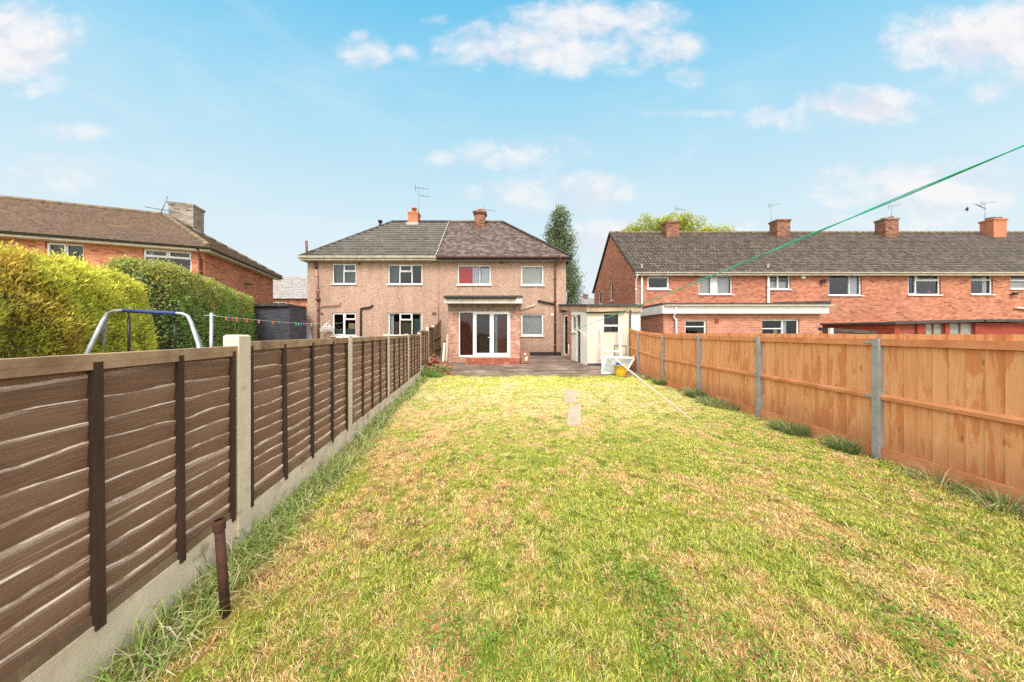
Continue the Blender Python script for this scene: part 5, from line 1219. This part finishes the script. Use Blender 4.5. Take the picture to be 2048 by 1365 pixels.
# ================================================================= plants
def pick(n, cols, w=None):
    cols = np.array(cols); i = RNG.choice(len(cols), n, p=w); return cols[i]
def unit(n):
    v = RNG.normal(size=(n, 3)); return norm(v)
def hedge(name, label, p0, p1, width, h, n_leaf, colf, size, ends=.5, lump=.14, core='soil', aspect=.5, upb=.5, seed=0, hfun=None, droop=0.0):
    p0, p1 = np.array([*p0, 0.]), np.array([*p1, 0.]); t = p1-p0; L = np.linalg.norm(t); t /= L; nrm_ = np.array([t[1], -t[0], 0])
    hf = hfun or (lambda s: np.ones_like(s)*h)
    def surf_(s, a, k):
        """s 0..1 along, a 0..1 round the section from the foot on our side over the top to the far foot"""
        th = a*math.pi; e = .45
        cx_ = np.sign(np.cos(th))*np.abs(np.cos(th))**e; cz = np.abs(np.sin(th))**.42
        x = s*L; tap = np.clip(np.minimum(x, L-x)/ends, 0, 1); tap = np.sqrt(1-(1-tap)**2)
        w_ = width/2*(.25+.75*tap)*k
        hh = hf(s)*(.80+.20*tap)*(k*.5+.5)
        P = p0+t*x[:, None]+nrm_*(cx_*w_)[:, None]; P[:, 2] = cz*hh
        N_ = nrm_*np.cos(th)[:, None]+np.array([0, 0, 1.])*np.sin(th)[:, None]
        endn = (np.where(x < ends, -(1-x/ends), 0)+np.where(x > L-ends, (1-(L-x)/ends), 0)); N_ = norm(N_+t*endn[:, None]*1.2)
        d = (fbm(P[:, 0]*2.2, P[:, 1]*2.2, P[:, 2]*2.2, seed)-.5)*2*lump+(fbm(P[:, 0]*6, P[:, 1]*6, P[:, 2]*6, seed+5)-.5)*lump*.9
        return P+N_*d[:, None], N_, d
    root = thing(name, label, 'hedge', tuple((p0+p1)/2))
    S, A = 60, 26
    ss, aa = np.meshgrid(np.linspace(0, 1, S), np.linspace(0, 1, A), indexing='ij'); P, _, _ = surf_(ss.ravel(), aa.ravel(), .86); P -= 0
    mb = MB()
    Pt = [V(tuple(q)) for q in P]
    for i in range(S-1):
        for j in range(A-1): mb.face([Pt[i*A+j], Pt[(i+1)*A+j], Pt[(i+1)*A+j+1], Pt[i*A+j+1]], 0, None, None, True)
    mb.face([Pt[j] for j in range(A)]); mb.face([Pt[(S-1)*A+j] for j in range(A)][::-1])
    mb.build('branches', M[core], root)
    s = RNG.random(n_leaf); a = RNG.random(n_leaf)**1.25*.86
    P, N_, d = surf_(s, a, 1.0)
    dep = RNG.random(n_leaf)**1.6*.20-.10*(RNG.random(n_leaf) < .07)*RNG.random(n_leaf); P = P-N_*dep[:, None]
    D = norm(N_*.7+unit(n_leaf)*.9+np.array([0, 0, upb])+0); S_ = unit(n_leaf)
    ne = n_leaf//9                                              # both blunt ends
    col = colf(P, N_, d, dep, s, a)
    sz = size*(.6+.8*RNG.random(n_leaf))
    leaves('foliage', P, D, S_, sz, sz*aspect, col, M['leaf'], root)
    return root
def col_green(P, N_, d, dep, s, a):
    n = len(P); u = fbm(P[:, 0]*1.3, P[:, 1]*1.3, P[:, 2]*1.3, 3)
    base = pick(n, [(.16, .30, .065), (.23, .39, .085), (.30, .47, .11), (.12, .22, .05)])
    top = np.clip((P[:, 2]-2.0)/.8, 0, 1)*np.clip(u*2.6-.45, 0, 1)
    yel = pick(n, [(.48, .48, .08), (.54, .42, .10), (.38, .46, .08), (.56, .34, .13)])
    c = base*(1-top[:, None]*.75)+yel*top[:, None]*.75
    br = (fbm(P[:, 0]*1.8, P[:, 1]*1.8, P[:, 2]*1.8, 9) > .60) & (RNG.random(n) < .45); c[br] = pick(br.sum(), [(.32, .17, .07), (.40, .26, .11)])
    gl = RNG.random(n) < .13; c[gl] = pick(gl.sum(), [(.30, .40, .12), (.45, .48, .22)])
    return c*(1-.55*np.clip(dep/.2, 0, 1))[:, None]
def col_con(P, N_, d, dep, s, a):
    n = len(P); u = fbm(P[:, 0]*2.1, P[:, 1]*2.1, P[:, 2]*2.1, 21)
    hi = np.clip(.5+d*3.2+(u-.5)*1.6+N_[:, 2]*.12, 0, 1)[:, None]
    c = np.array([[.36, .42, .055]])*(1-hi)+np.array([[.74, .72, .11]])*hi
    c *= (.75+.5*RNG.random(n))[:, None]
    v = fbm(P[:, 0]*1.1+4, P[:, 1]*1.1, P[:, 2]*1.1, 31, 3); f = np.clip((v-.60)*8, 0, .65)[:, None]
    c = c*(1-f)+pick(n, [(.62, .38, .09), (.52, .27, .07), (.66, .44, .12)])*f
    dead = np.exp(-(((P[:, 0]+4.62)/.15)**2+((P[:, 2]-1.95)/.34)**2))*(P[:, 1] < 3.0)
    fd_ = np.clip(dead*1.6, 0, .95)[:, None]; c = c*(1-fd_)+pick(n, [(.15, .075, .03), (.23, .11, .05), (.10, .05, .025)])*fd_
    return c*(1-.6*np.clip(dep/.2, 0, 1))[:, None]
# the front face of each hedge follows the line read off the photo; the body stands behind it
gd = np.array([-.64, 1.0]); gd /= np.linalg.norm(gd); gn = np.array([-gd[1], gd[0]])*1.0
def off(x, y, k): return (x-abs(gd[1])*k, y+gd[0]*k*1.0)
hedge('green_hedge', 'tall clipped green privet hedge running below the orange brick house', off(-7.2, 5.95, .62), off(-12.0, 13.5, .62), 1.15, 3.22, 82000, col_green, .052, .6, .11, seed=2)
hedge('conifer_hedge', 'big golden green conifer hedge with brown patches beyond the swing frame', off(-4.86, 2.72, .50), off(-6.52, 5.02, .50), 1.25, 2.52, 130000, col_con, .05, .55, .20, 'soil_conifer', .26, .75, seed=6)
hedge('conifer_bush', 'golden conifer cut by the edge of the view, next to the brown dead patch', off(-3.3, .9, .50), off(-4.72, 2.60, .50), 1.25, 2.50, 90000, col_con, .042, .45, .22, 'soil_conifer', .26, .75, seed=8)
def tree(name, label, base, trunk_h, blobs, n_leaf, cols, size, trunk_r, aspect=.6, limbs=6, shade=.55, dark=.5):
    root = thing(name, label, 'tree', tuple(base)); b = V(base); mb = MB()
    top = b+V((0, 0, trunk_h)); mb.tube([b, b.lerp(top, .5)+V((.05, .05, 0)), top], [trunk_r, trunk_r*.75, trunk_r*.35], 10)
    for k in range(limbs):
        c, r = blobs[k % len(blobs)]; st = b.lerp(top, random.uniform(.35, .9)); en = V(c)+V([random.uniform(-.5, .5)*q for q in r]); md = st.lerp(en, .5)+V((0, 0, .2)); mb.tube([st, md, en], [trunk_r*.35, trunk_r*.2, trunk_r*.06], 6)
    mb.build('trunk', M['bark'], root)
    vol = np.array([r[0]*r[1]*r[2] for _, r in blobs])**.67; cnt = (vol/vol.sum()*n_leaf).astype(int)
    Ps, Cs = [], []
    for (c, r), n in zip(blobs, cnt):
        d = unit(n); rad = RNG.random(n)**.4; u = fbm(d[:, 0]*2.2+c[0], d[:, 1]*2.2+c[1], d[:, 2]*2.2+c[2], 4, 3); rad *= (.55+.95*u)
        P = np.array(c)+d*rad[:, None]*np.array(r)
        keep = fbm(P[:, 0]*1.3/max(size*3, .5), P[:, 1]*1.3/max(size*3, .5), P[:, 2]*1.3/max(size*3, .5), 17, 2) > .40; P = P[keep]; d = d[keep]; rad = rad[keep]
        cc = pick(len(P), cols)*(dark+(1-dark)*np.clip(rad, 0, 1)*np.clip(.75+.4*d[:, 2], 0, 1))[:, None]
        Ps.append(P); Cs.append(cc)
    P = np.concatenate(Ps); C = np.concatenate(Cs); n = len(P); sz = size*(.6+.8*RNG.random(n))
    leaves('crown', P, norm(unit(n)+np.array([0, 0, .1])), unit(n), sz, sz*aspect, C, M['leaf'], root)
    return root
py_ = 34.0; bl = []
for k in range(26):
    z = zof(lerp(425, 612, k/25), py_); cxp = lerp(1117, 1128, k/25); wd = float(np.interp(k/25, [0, .08, .3, .6, .85, 1], [.65, 1.15, 1.5, 1.75, 1.95, 1.6]))
    bl.append(((xof(cxp, py_)+random.uniform(-.35, .35)*wd*.9, py_+random.uniform(-.4, .4), z), (wd*1.2, wd*1.1, 1.3)))
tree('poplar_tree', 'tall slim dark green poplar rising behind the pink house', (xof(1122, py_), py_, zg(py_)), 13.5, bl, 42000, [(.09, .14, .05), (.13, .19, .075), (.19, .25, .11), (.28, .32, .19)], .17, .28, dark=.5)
ty_ = 36.0; bl = []
for k in range(34):
    a = random.uniform(0, 1); px_ = 1252+a*192; yt = float(np.interp(px_, [1250, 1275, 1300, 1330, 1380, 1410, 1450], [462, 447, 440, 434, 437, 447, 464])); r = random.uniform(1.0, 1.5); z = zof(yt, ty_)-r*.75+random.uniform(-.7, .5)
    bl.append(((xof(px_, ty_), ty_+random.uniform(-1.5, 1.5), z), (r, r, r*.8)))
for k in range(14): bl.append(((xof(random.uniform(1262, 1435), ty_), ty_+random.uniform(-2, 2), random.uniform(9, 12.6)), (1.8, 1.6, 1.6)))
tree('broad_tree', 'bright yellow green spreading tree showing above the terrace roof', (xof(1350, ty_), ty_, zg(ty_)), 9.0, bl, 34000, [(.42, .46, .05), (.52, .54, .07), (.32, .38, .04), (.60, .57, .11)], .30, .35, aspect=.3)
bl = [((-13.6, 20, 1.5), (1.1, .9, 1.4)), ((-13.3, 20, 3.1), (.7, .7, 1.2)), ((-13.05, 20, 4.6), (.4, .4, .9)), ((-14.3, 20, 2.6), (.8, .8, .8))]
tree('garden_shrub', 'light green shrub showing between the dark outhouse and the pink house', (-13.5, 20, zg(20)), 3.5, bl, 5000, [(.16, .26, .05), (.24, .34, .08), (.10, .17, .04)], .12, .08)
# ----------------------------------------------------------------- lawn
def lawn_col(x, y):
    a = fbm(x*.8, y*.6, 0, 41, 4); b = fbm(x*2.9, y*2.4, 0, 42, 4); c = fbm(x*8, y*7, 0, 43, 3)
    q = .26*a+.38*b+.36*c
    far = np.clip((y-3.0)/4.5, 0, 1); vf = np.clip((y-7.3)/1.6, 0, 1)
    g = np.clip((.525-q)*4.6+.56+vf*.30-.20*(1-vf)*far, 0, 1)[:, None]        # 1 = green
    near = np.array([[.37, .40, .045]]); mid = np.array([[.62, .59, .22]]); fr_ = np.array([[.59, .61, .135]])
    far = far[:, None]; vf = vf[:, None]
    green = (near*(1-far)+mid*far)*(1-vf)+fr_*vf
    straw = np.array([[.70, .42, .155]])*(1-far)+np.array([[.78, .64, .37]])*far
    return green*g+straw*(1-g), g[:, 0]
def lawn_z(x, y): return (fbm(x*1.7, y*1.7, 0, 51, 3)-.5)*.045+(fbm(x*6, y*6, 0, 52, 2)-.5)*.02
gx = np.linspace(0, 1, 220); gy = np.concatenate([np.linspace(-.6, 4.5, 200), np.linspace(4.55, 10.0, 120)])
yy, tt = np.meshgrid(gy, gx, indexing='ij')
def lawn_edge(x): return 9.86+.10*np.sin(x*2.1)+.06*np.sin(x*5.3)+.05*np.sin(x*13)
xl_, xr_ = -1.77-.15*yy+.03, 4.674+.0107*yy+.05
xx = xl_+(xr_-xl_)*tt
yy = np.minimum(yy, lawn_edge(xx))
zz = np.interp(yy, _GY, _GZ)+.012+np.clip(lawn_z(xx.ravel(), yy.ravel()).reshape(xx.shape), -.008, .1)*np.clip((9.7-yy)/.6, 0, 1)
for a_, b_, c_, d_ in ((.184, .236, 6.42, 7.97), (.192, .249, 4.80, 6.2)):
    zz = np.where((xx > a_*yy) & (xx < b_*yy) & (yy > c_) & (yy < d_), .004, zz)
v = np.stack([xx, yy, zz], -1).reshape(-1, 3); nyv, nxv = xx.shape
i, j = np.meshgrid(np.arange(nyv-1), np.arange(nxv-1), indexing='ij'); b = (i*nxv+j).ravel()
lp_ = np.stack([b, b+1, b+nxv+1, b+nxv], 1).ravel()
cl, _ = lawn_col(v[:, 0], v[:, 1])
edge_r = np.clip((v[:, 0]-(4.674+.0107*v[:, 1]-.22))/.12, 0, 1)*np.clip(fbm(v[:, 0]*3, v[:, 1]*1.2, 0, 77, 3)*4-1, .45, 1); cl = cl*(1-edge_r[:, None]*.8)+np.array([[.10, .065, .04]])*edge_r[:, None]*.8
lo = np_mesh('lawn', v, lp_, np.arange(0, len(b)*4, 4), M['lawn'], None, cl*(.46+.30*np.clip((v[:, 1]-2.2)/3.5, 0, 1))[:, None]*(1-.5*np.clip(fbm(v[:, 0]*11, v[:, 1]*9, 0, 61, 3)*6-3.3, 0, 1))[:, None], True); set_props(lo, kind='structure')  # dark specks: bare soil and shadow gaps between tufts, put into the colour
# blades of mown grass, thinning out with distance
def scatter(n, y0, y1, dens):
    out = []
    y = y0+(y1-y0)*RNG.random(n*3); p = dens(y); p = p/p.max(); y = y[RNG.random(len(y)) < p][:n]
    lim = 1.95*y+.25
    xl, xr = np.maximum(-1.77-.15*y+.05, -lim), np.minimum(4.674+.0107*y-.05, lim)
    return xl+(xr-xl)*RNG.random(len(y)), y
SLABS = [(.184, .236, 6.42, 7.97), (.192, .249, 4.80, 6.2)]
def ok_(x, y):
    m = y < lawn_edge(x)-.01
    for a, b_, c, d in SLABS: m &= ~((x > a*y) & (x < b_*y) & (y > c) & (y < d))
    return m
xt, yt_ = scatter(27000, 1.0, 9.85, lambda y: np.minimum(1, (1.9/y)**1.15)); nt_ = len(xt); B = 12
ct, gt = lawn_col(xt, yt_); isg = RNG.random(nt_) < .08+.84*gt
gcol = pick(nt_, [(.37, .425, .07), (.46, .485, .09), (.55, .53, .12), (.31, .385, .065)]); scol = pick(nt_, [(.74, .49, .21), (.68, .41, .17), (.78, .59, .31), (.64, .50, .22)])
tcol = np.where(isg[:, None], gcol, scol); ft_ = np.clip((yt_-3.5)/4, 0, 1)[:, None]; tcol = tcol*(1-.55*ft_)+ct*1.05*.55*ft_
x1 = np.repeat(xt, B); y1 = np.repeat(yt_, B); n = len(x1); spr = (.007+.012*RNG.random(n))*(1+.25*np.maximum(y1-2, 0)); a = RNG.uniform(0, 6.283, n)
dx, dy = np.cos(a), np.sin(a); x1 = x1+dx*spr; y1 = y1+dy*spr; cc = np.repeat(tcol, B, axis=0); g = np.repeat(gt, B); ig = np.repeat(isg, B); tl_ = np.repeat(.7+.6*RNG.random(nt_), B)
m = ok_(x1, y1) & (x1 > -1.77-.15*y1+.04) & (x1 < 4.674+.0107*y1-.02)
x1, y1, cc, g, ig, dx, dy, tl_ = [q[m] for q in (x1, y1, cc, g, ig, dx, dy, tl_)]; n = len(x1)
z1 = np.interp(y1, _GY, _GZ)+.008+np.clip(lawn_z(x1, y1), -.008, .1)
big = fbm(x1*3, y1*3, 0, 62, 3); far = np.clip((y1-2)/5, 0, 1)
L = (.020+.028*RNG.random(n)+.09*np.clip(big-.55, 0, 1)*ig)*tl_*(1-.25*far)
W = (.0026+.0024*RNG.random(n))*(1+.55*np.maximum(y1-1.6, 0))
lean = np.stack([dx, dy], 1)*(.35+.75*RNG.random((n, 1)))+RNG.normal(size=(n, 2))*.30
c2 = cc*(.78+.55*RNG.random(n))[:, None]
st_ = RNG.random(n) < .10; c2[st_] = pick(st_.sum(), [(.66, .50, .24), (.58, .38, .15), (.72, .58, .34)])
P = np.stack([x1, y1, z1], 1)
o_ = blades('lawn_grass', P, lean, L, W, c2*.72, c2*1.12, M['grass']); set_props(o_, 'short mown patchy lawn grass, part green part dry straw', 'grass', None, 'stuff')
# fallen straw and clippings
n = 22000; x1, y1 = scatter(n, 1.0, 9.3, lambda y: np.minimum(1, (1.9/y)**1.1)); m = ok_(x1, y1); x1, y1 = x1[m], y1[m]
_, g = lawn_col(x1, y1); m = RNG.random(len(g)) < (.95-.8*g); x1, y1 = x1[m], y1[m]; n = len(x1)
P = np.stack([x1, y1, np.interp(y1, _GY, _GZ)+.03+np.clip(lawn_z(x1, y1), -.01, .1)], 1); a = RNG.uniform(0, 6.283, n)
o_ = leaves('dry_clippings', P, np.stack([np.cos(a), np.sin(a), RNG.normal(size=n)*.18], 1), np.tile([[0, 0, 1.]], (n, 1))+unit(n)*.8, (.02+.045*RNG.random(n))*(1-.3*np.clip((y1-2)/4, 0, 1)), (.0018+.001*RNG.random(n))*(1+.3*np.maximum(y1-1.6, 0)), pick(n, [(.62, .47, .24), (.56, .40, .18), (.66, .54, .32), (.50, .32, .13)]), M['grass'])
set_props(o_, 'dry straw clippings lying on the lawn', 'straw', None, 'stuff')
# broad-leaved weeds in the turf
pc = [(RNG.uniform(-.9, 2.6), RNG.uniform(1.25, 2.1), RNG.uniform(.07, .2)) for _ in range(16)]+[(RNG.uniform(-1.5, 4), RNG.uniform(2, 5.5), RNG.uniform(.05, .12)) for _ in range(22)]
pc += [(xof(930, 1.42), 1.42, .17), (xof(1010, 1.38), 1.40, .15), (xof(880, 1.45), 1.50, .12)]
Pw, Cw = [], []
for x, y, r in pc:
    k = int(2600*r*r*3)+6; a = RNG.uniform(0, 6.283, k); q = r*np.sqrt(RNG.random(k)); Pw.append(np.stack([x+np.cos(a)*q, y+np.sin(a)*q, .03+.035*RNG.random(k)], 1))
P = np.concatenate(Pw); n = len(P); sz = .010+.013*RNG.random(n)
o_ = leaves('clover_weeds', P, unit(n)+np.array([0, 0, .15]), np.tile([[0, 0, 0.]], (n, 1))+unit(n)*.8, sz, sz*.8, pick(n, [(.12, .23, .03), (.17, .29, .04), (.22, .33, .055), (.09, .17, .025)]), M['grass']); set_props(o_, 'small patches of clover and low weeds in the turf', 'weeds', None, 'stuff')
# long grass under the brown fence
n = 9500; y1 = 1.0+11.2*RNG.random(n)**1.3; dn = fbm(y1*1.4, y1*0, 0, 71, 3); keep = RNG.random(n) < np.clip(dn*2.6-.55, .12, 1); y1 = y1[keep]; n = len(y1)
wd = .10+.22*fbm(y1*.9, y1*0+5, 0, 72, 2); x1 = -1.77-.15*y1+.05+wd*RNG.random(n)**1.2*1.3
P = np.stack([x1, y1, np.interp(y1, _GY, _GZ)+.005], 1); L = (.10+.20*RNG.random(n)**1.5)*(.7+.6*fbm(y1*2, x1*2, 0, 73, 2)); 
lean = RNG.normal(size=(n, 2))*.55+np.array([[.45, -.1]])*RNG.random((n, 1))
cb = pick(n, [(.18, .29, .06), (.26, .38, .085), (.35, .45, .12), (.46, .50, .19)]); dry = RNG.random(n) < .36; cb[dry] = pick(dry.sum(), [(.62, .53, .32), (.70, .61, .42), (.52, .46, .22)]); lean[dry] *= 2.6
o_ = blades('long_grass', P, lean, L, .0035+.004*RNG.random(n)+.0008*y1, cb*.75, cb*1.15, M['grass'], None, .9); set_props(o_, 'long uncut grass and dry stalks along the foot of the brown fence', 'grass', None, 'stuff')
# tufts and weeds along the orange fence: each one a thing
def tuft_thing(label, x, y, r, h, n, cols, spread=.5, stalks=False, w=.005):
    a = RNG.uniform(0, 6.283, n); q = r*np.sqrt(RNG.random(n)); P = np.stack([x+np.cos(a)*q*.6, y+np.sin(a)*q, np.interp(y+np.sin(a)*q, _GY, _GZ)+.003], 1)
    lean = np.stack([np.cos(a), np.sin(a)], 1)*spread*(.3+RNG.random((n, 1)))+np.array([[-.18, 0]]); c = pick(n, cols)
    root = thing('grass_tuft', label, 'grass tuft', (x, y, zg(y)), 0, 'tufts along the orange fence')
    blades('leaf_blades', P, lean, h*(.45+.65*RNG.random(n)), w*(.6+.7*RNG.random(n))*(1+.12*y), c*.7, c*1.1, M['grass'], root, .8); return root
GC = [(.12, .22, .07), (.18, .30, .09), (.25, .37, .12), (.42, .42, .20)]
PALE = [(.30, .32, .13), (.46, .42, .22), (.20, .27, .09), (.56, .48, .28)]
tuft_thing('dense dark grass tuft leaning on the orange fence between the second and third nearest posts', 4.50, 4.55, .26, .22, 620, GC+PALE[:1])
tuft_thing('green grass tuft touching the foot of the nearest grey post', 4.52, 3.82, .16, .24, 420, GC)
tuft_thing('thin pale grass stalks beside the kick board right of the nearest grey post', 4.50, 2.95, .18, .26, 160, PALE, .9, w=.0045)
tuft_thing('straggling weeds at the foot of the orange fence cut by the picture edge', 4.48, 2.55, .20, .24, 220, GC+PALE, .9, w=.0055)
tuft_thing('long low pale grass along the orange fence below the third grey post', 4.55, 6.2, .50, .22, 900, PALE+GC, .6)
tuft_thing('dark weedy tuft around the third grey post', 4.58, 7.0, .22, .30, 700, GC)
tuft_thing('small green tuft around the fourth grey post', 4.60, 8.75, .22, .24, 450, GC)
tuft_thing('faint weeds where the orange fence meets the patio edge', 4.55, 9.7, .35, .16, 350, PALE+GC, .8)
# leafy weeds beside the brick heap
root = thing('weed_clump', 'leafy green weeds and long grass in front of the loose brick heap', 'weeds', (-2.9, 10.1, zg(10)))
n = 2600; P = np.stack([RNG.uniform(-3.22, -2.45, n), RNG.uniform(9.7, 10.45, n), np.zeros(n)], 1); P[:, 2] = np.interp(P[:, 1], _GY, _GZ)
cb = pick(n, [(.12, .24, .05), (.18, .33, .07), (.25, .38, .10), (.42, .38, .18)]); blades('leaf_blades', P, RNG.normal(size=(n, 2))*.5, .12+.28*RNG.random(n)*np.clip((-2.3-P[:, 0])*1.4, .2, 1), np.full(n, .012), cb*.7, cb*1.1, M['grass'], root, .8)
n = 500; P = np.stack([RNG.normal(-2.58, .14, n), RNG.normal(10.28, .12, n), zg(10.3)+RNG.random(n)*.34], 1); leaves('stem_leaves', P, unit(n)+np.array([0, 0, .4]), unit(n), .07, .035, pick(n, [(.20, .26, .07), (.30, .32, .12), (.40, .34, .17)]), M['grass'], root)
# fringe where the lawn meets the patio
n = 6500; x1 = RNG.uniform(-3.1, 4.7, n); y1 = lawn_edge(x1)+RNG.normal(size=n)*.05-.03; P = np.stack([x1, y1, np.interp(y1, _GY, _GZ)+.004], 1); c, _ = lawn_col(x1, y1-.2); c *= (.7+.6*RNG.random(n))[:, None]
o_ = blades('fringe_grass', P, RNG.normal(size=(n, 2))*.7, .02+.05*RNG.random(n), np.full(n, .013), c*.75, c*1.1, M['grass']); set_props(o_, 'ragged fringe of grass along the patio edge', 'grass', None, 'stuff')
# ================================================================= sky, sun, camera
SUN_DIR = V((.05, -.62, .78)).normalized()             # towards the sun: high behind us
el_ = math.asin(SUN_DIR.z); az_ = math.atan2(SUN_DIR.x, SUN_DIR.y)
w = bpy.data.worlds.new('World'); SC.world = w; w.use_nodes = True; nt = w.node_tree; nt.nodes.clear()
class WG(G):
    def __init__(s): s.nt = nt
g = WG()
sky = g.n('TexSky', sky_type='NISHITA', sun_disc=False, altitude=50, sun_elevation=el_, sun_rotation=az_, air_density=1.0, dust_density=1.0, ozone_density=1.5)
dr = g.n('TexCoord').outputs['Generated']; sx = g.n('SeparateXYZ', {'Vector': dr}); X, Y, Z = sx.outputs
ya = g.math('MAXIMUM', Y, .06)
u = g.math('DIVIDE', X, ya); v = g.math('DIVIDE', Z, ya)
e = g.math('DIVIDE', Z, g.math('SQRT', g.math('ADD', g.math('MULTIPLY', Y, Y), g.math('MULTIPLY', g.math('MULTIPLY', X, X), .35))))
grad = g.ramp(g.math('DIVIDE', e, 1.35), [(0.0, (.93, .965, .985)), (.13, (.86, .945, .99)), (.28, (.735, .92, 1.0)), (.45, (.56, .85, 1.0)), (.62, (.385, .765, .99)), (.82, (.215, .655, .955)), (1.0, (.13, .55, .90))])
nis = g.n('Mix', {0: 1.0}, data_type='RGBA', blend_type='MULTIPLY'); nt.links.new(sky.outputs[0], nis.inputs[6]); nis.inputs[7].default_value = (.10, .10, .10, 1)
base = g.mix(.90, nis.outputs[2], grad)
veil = g.n('TexNoise', {'Vector': g.n('Mapping', {'Vector': dr, 'Scale': (1.0, 1.0, 3.2)}).outputs[0], 'Scale': 2.6, 'Detail': 9, 'Roughness': .62, 'Distortion': .5}).outputs['Fac']
base = g.mix(g.n('MapRange', {'Value': veil, 'From Min': .46, 'From Max': .76, 'To Min': 0.0, 'To Max': .22}, interpolation_type='SMOOTHSTEP').outputs[0], base, (.93, .95, .975))
# clouds: noise in the plane of the sky, gathered where the real ones stand
uv = g.n('CombineXYZ', {'X': u, 'Y': g.math('MULTIPLY', v, 1.45)}).outputs[0]
nz = g.n('TexNoise', {'Vector': uv, 'Scale': 4.2, 'Detail': 10, 'Roughness': .60, 'Distortion': .35}).outputs['Fac']
nf = g.n('TexNoise', {'Vector': uv, 'Scale': 11.0, 'Detail': 8, 'Roughness': .65, 'Distortion': .2}).outputs['Fac']
nn = g.math('ADD', g.math('MULTIPLY', nz, .60), g.math('MULTIPLY', nf, .40))
BL = [(1120, 95, 330, 75, .86), (1190, 45, 230, 70, .92), (1010, 105, 150, 50, .8), (1310, 90, 130, 60, .75), (20, 90, 175, 120, 1.05), (60, 165, 90, 50, .6), (1920, 85, 190, 95, .98), (2030, 75, 130, 120, 1.0), (1990, 180, 70, 50, .7),
      (1715, 215, 190, 55, .80), (1580, 235, 120, 36, .66), (730, 108, 78, 48, .62), (815, 105, 52, 26, .52), (720, 75, 30, 20, .6), (1050, 308, 190, 50, .60), (1110, 385, 230, 60, .60), (880, 315, 50, 25, .60), (1850, 375, 290, 75, .86), (1380, 155, 60, 30, .6),
      (110, 350, 200, 60, .50), (130, 265, 130, 30, .42), (1420, 228, 240, 12, .26), (1240, 480, 200, 60, .7), (870, 40, 45, 18, .55), (1700, 470, 400, 60, .5)]
fld = None
for px, py, rx, ry, k in BL:
    uu = (px-CX)/F; vv = (HY-py)/F
    a = g.math('MULTIPLY', g.math('SUBTRACT', u, uu), F/rx); b = g.math('MULTIPLY', g.math('SUBTRACT', v, vv), F/ry)
    q = g.math('MULTIPLY', g.math('SUBTRACT', 1.0, g.math('ADD', g.math('MULTIPLY', a, a), g.math('MULTIPLY', b, b)), clamp=True), k)
    fld = q if fld is None else g.math('MAXIMUM', fld, q)
dens = g.math('ADD', g.math('MULTIPLY', fld, .70), g.math('MULTIPLY', g.math('SUBTRACT', nn, .5), 2.0))
cov = g.n('MapRange', {'Value': dens, 'From Min': .06, 'From Max': .72, 'To Min': 0.0, 'To Max': .93}, interpolation_type='SMOOTHSTEP').outputs[0]
cov = g.math('MULTIPLY', cov, g.n('MapRange', {'Value': fld, 'From Min': 0.0, 'From Max': .3}).outputs[0])
nlow = g.n('TexNoise', {'Vector': g.n('Mapping', {'Vector': uv, 'Location': (.03, .07, 0)}).outputs[0], 'Scale': 4.2, 'Detail': 6, 'Roughness': .55, 'Distortion': .35}).outputs['Fac']
shade = g.n('MapRange', {'Value': g.math('SUBTRACT', nlow, nz), 'From Min': -.05, 'From Max': .10}).outputs[0]
ccol = g.mix(shade, (.97, .945, .95), (.80, .81, .89))
col = g.mix(cov, base, ccol)
# unseen over-bright broken cloud overhead and behind us, added as fill light
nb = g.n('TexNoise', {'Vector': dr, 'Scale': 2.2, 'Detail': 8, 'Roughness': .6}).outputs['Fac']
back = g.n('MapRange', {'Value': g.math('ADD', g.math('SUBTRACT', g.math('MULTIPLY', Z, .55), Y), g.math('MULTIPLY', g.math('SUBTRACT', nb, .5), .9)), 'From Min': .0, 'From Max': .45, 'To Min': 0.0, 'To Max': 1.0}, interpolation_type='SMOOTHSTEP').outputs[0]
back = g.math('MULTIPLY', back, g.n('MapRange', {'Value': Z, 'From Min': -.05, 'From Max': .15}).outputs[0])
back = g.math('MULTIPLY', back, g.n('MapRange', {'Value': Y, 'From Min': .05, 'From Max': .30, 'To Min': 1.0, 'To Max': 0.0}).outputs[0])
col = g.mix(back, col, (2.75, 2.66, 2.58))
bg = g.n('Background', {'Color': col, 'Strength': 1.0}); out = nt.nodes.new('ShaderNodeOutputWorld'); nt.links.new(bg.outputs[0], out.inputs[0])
ld = bpy.data.lights.new('sun', 'SUN'); ld.energy = 4.3; ld.angle = math.radians(20); ld.color = (1.0, .945, .87)
lo_ = bpy.data.objects.new('sun', ld); COL.objects.link(lo_); lo_.location = (0, 0, 30); lo_.rotation_euler = SUN_DIR.to_track_quat('Z', 'Y').to_euler()
cd = bpy.data.cameras.new('camera'); cam = bpy.data.objects.new('camera', cd); COL.objects.link(cam); SC.camera = cam
cam.location = (0, 0, CH); cam.rotation_euler = (math.radians(90), 0, 0)
cd.sensor_width = 36; cd.lens = 36*F/2048; cd.shift_x = 0; cd.shift_y = -(682.5-HY)/2048; cd.clip_start = .05; cd.clip_end = 1500
SC.view_settings.view_transform = 'Standard'; SC.view_settings.look = 'None'; SC.view_settings.exposure = 0; SC.view_settings.gamma = 1
SC.cycles.max_bounces = 5; SC.cycles.diffuse_bounces = 3; SC.cycles.glossy_bounces = 2; SC.cycles.transparent_max_bounces = 12; SC.cycles.caustics_reflective = False; SC.cycles.caustics_refractive = False
SC.cycles.use_denoising = False
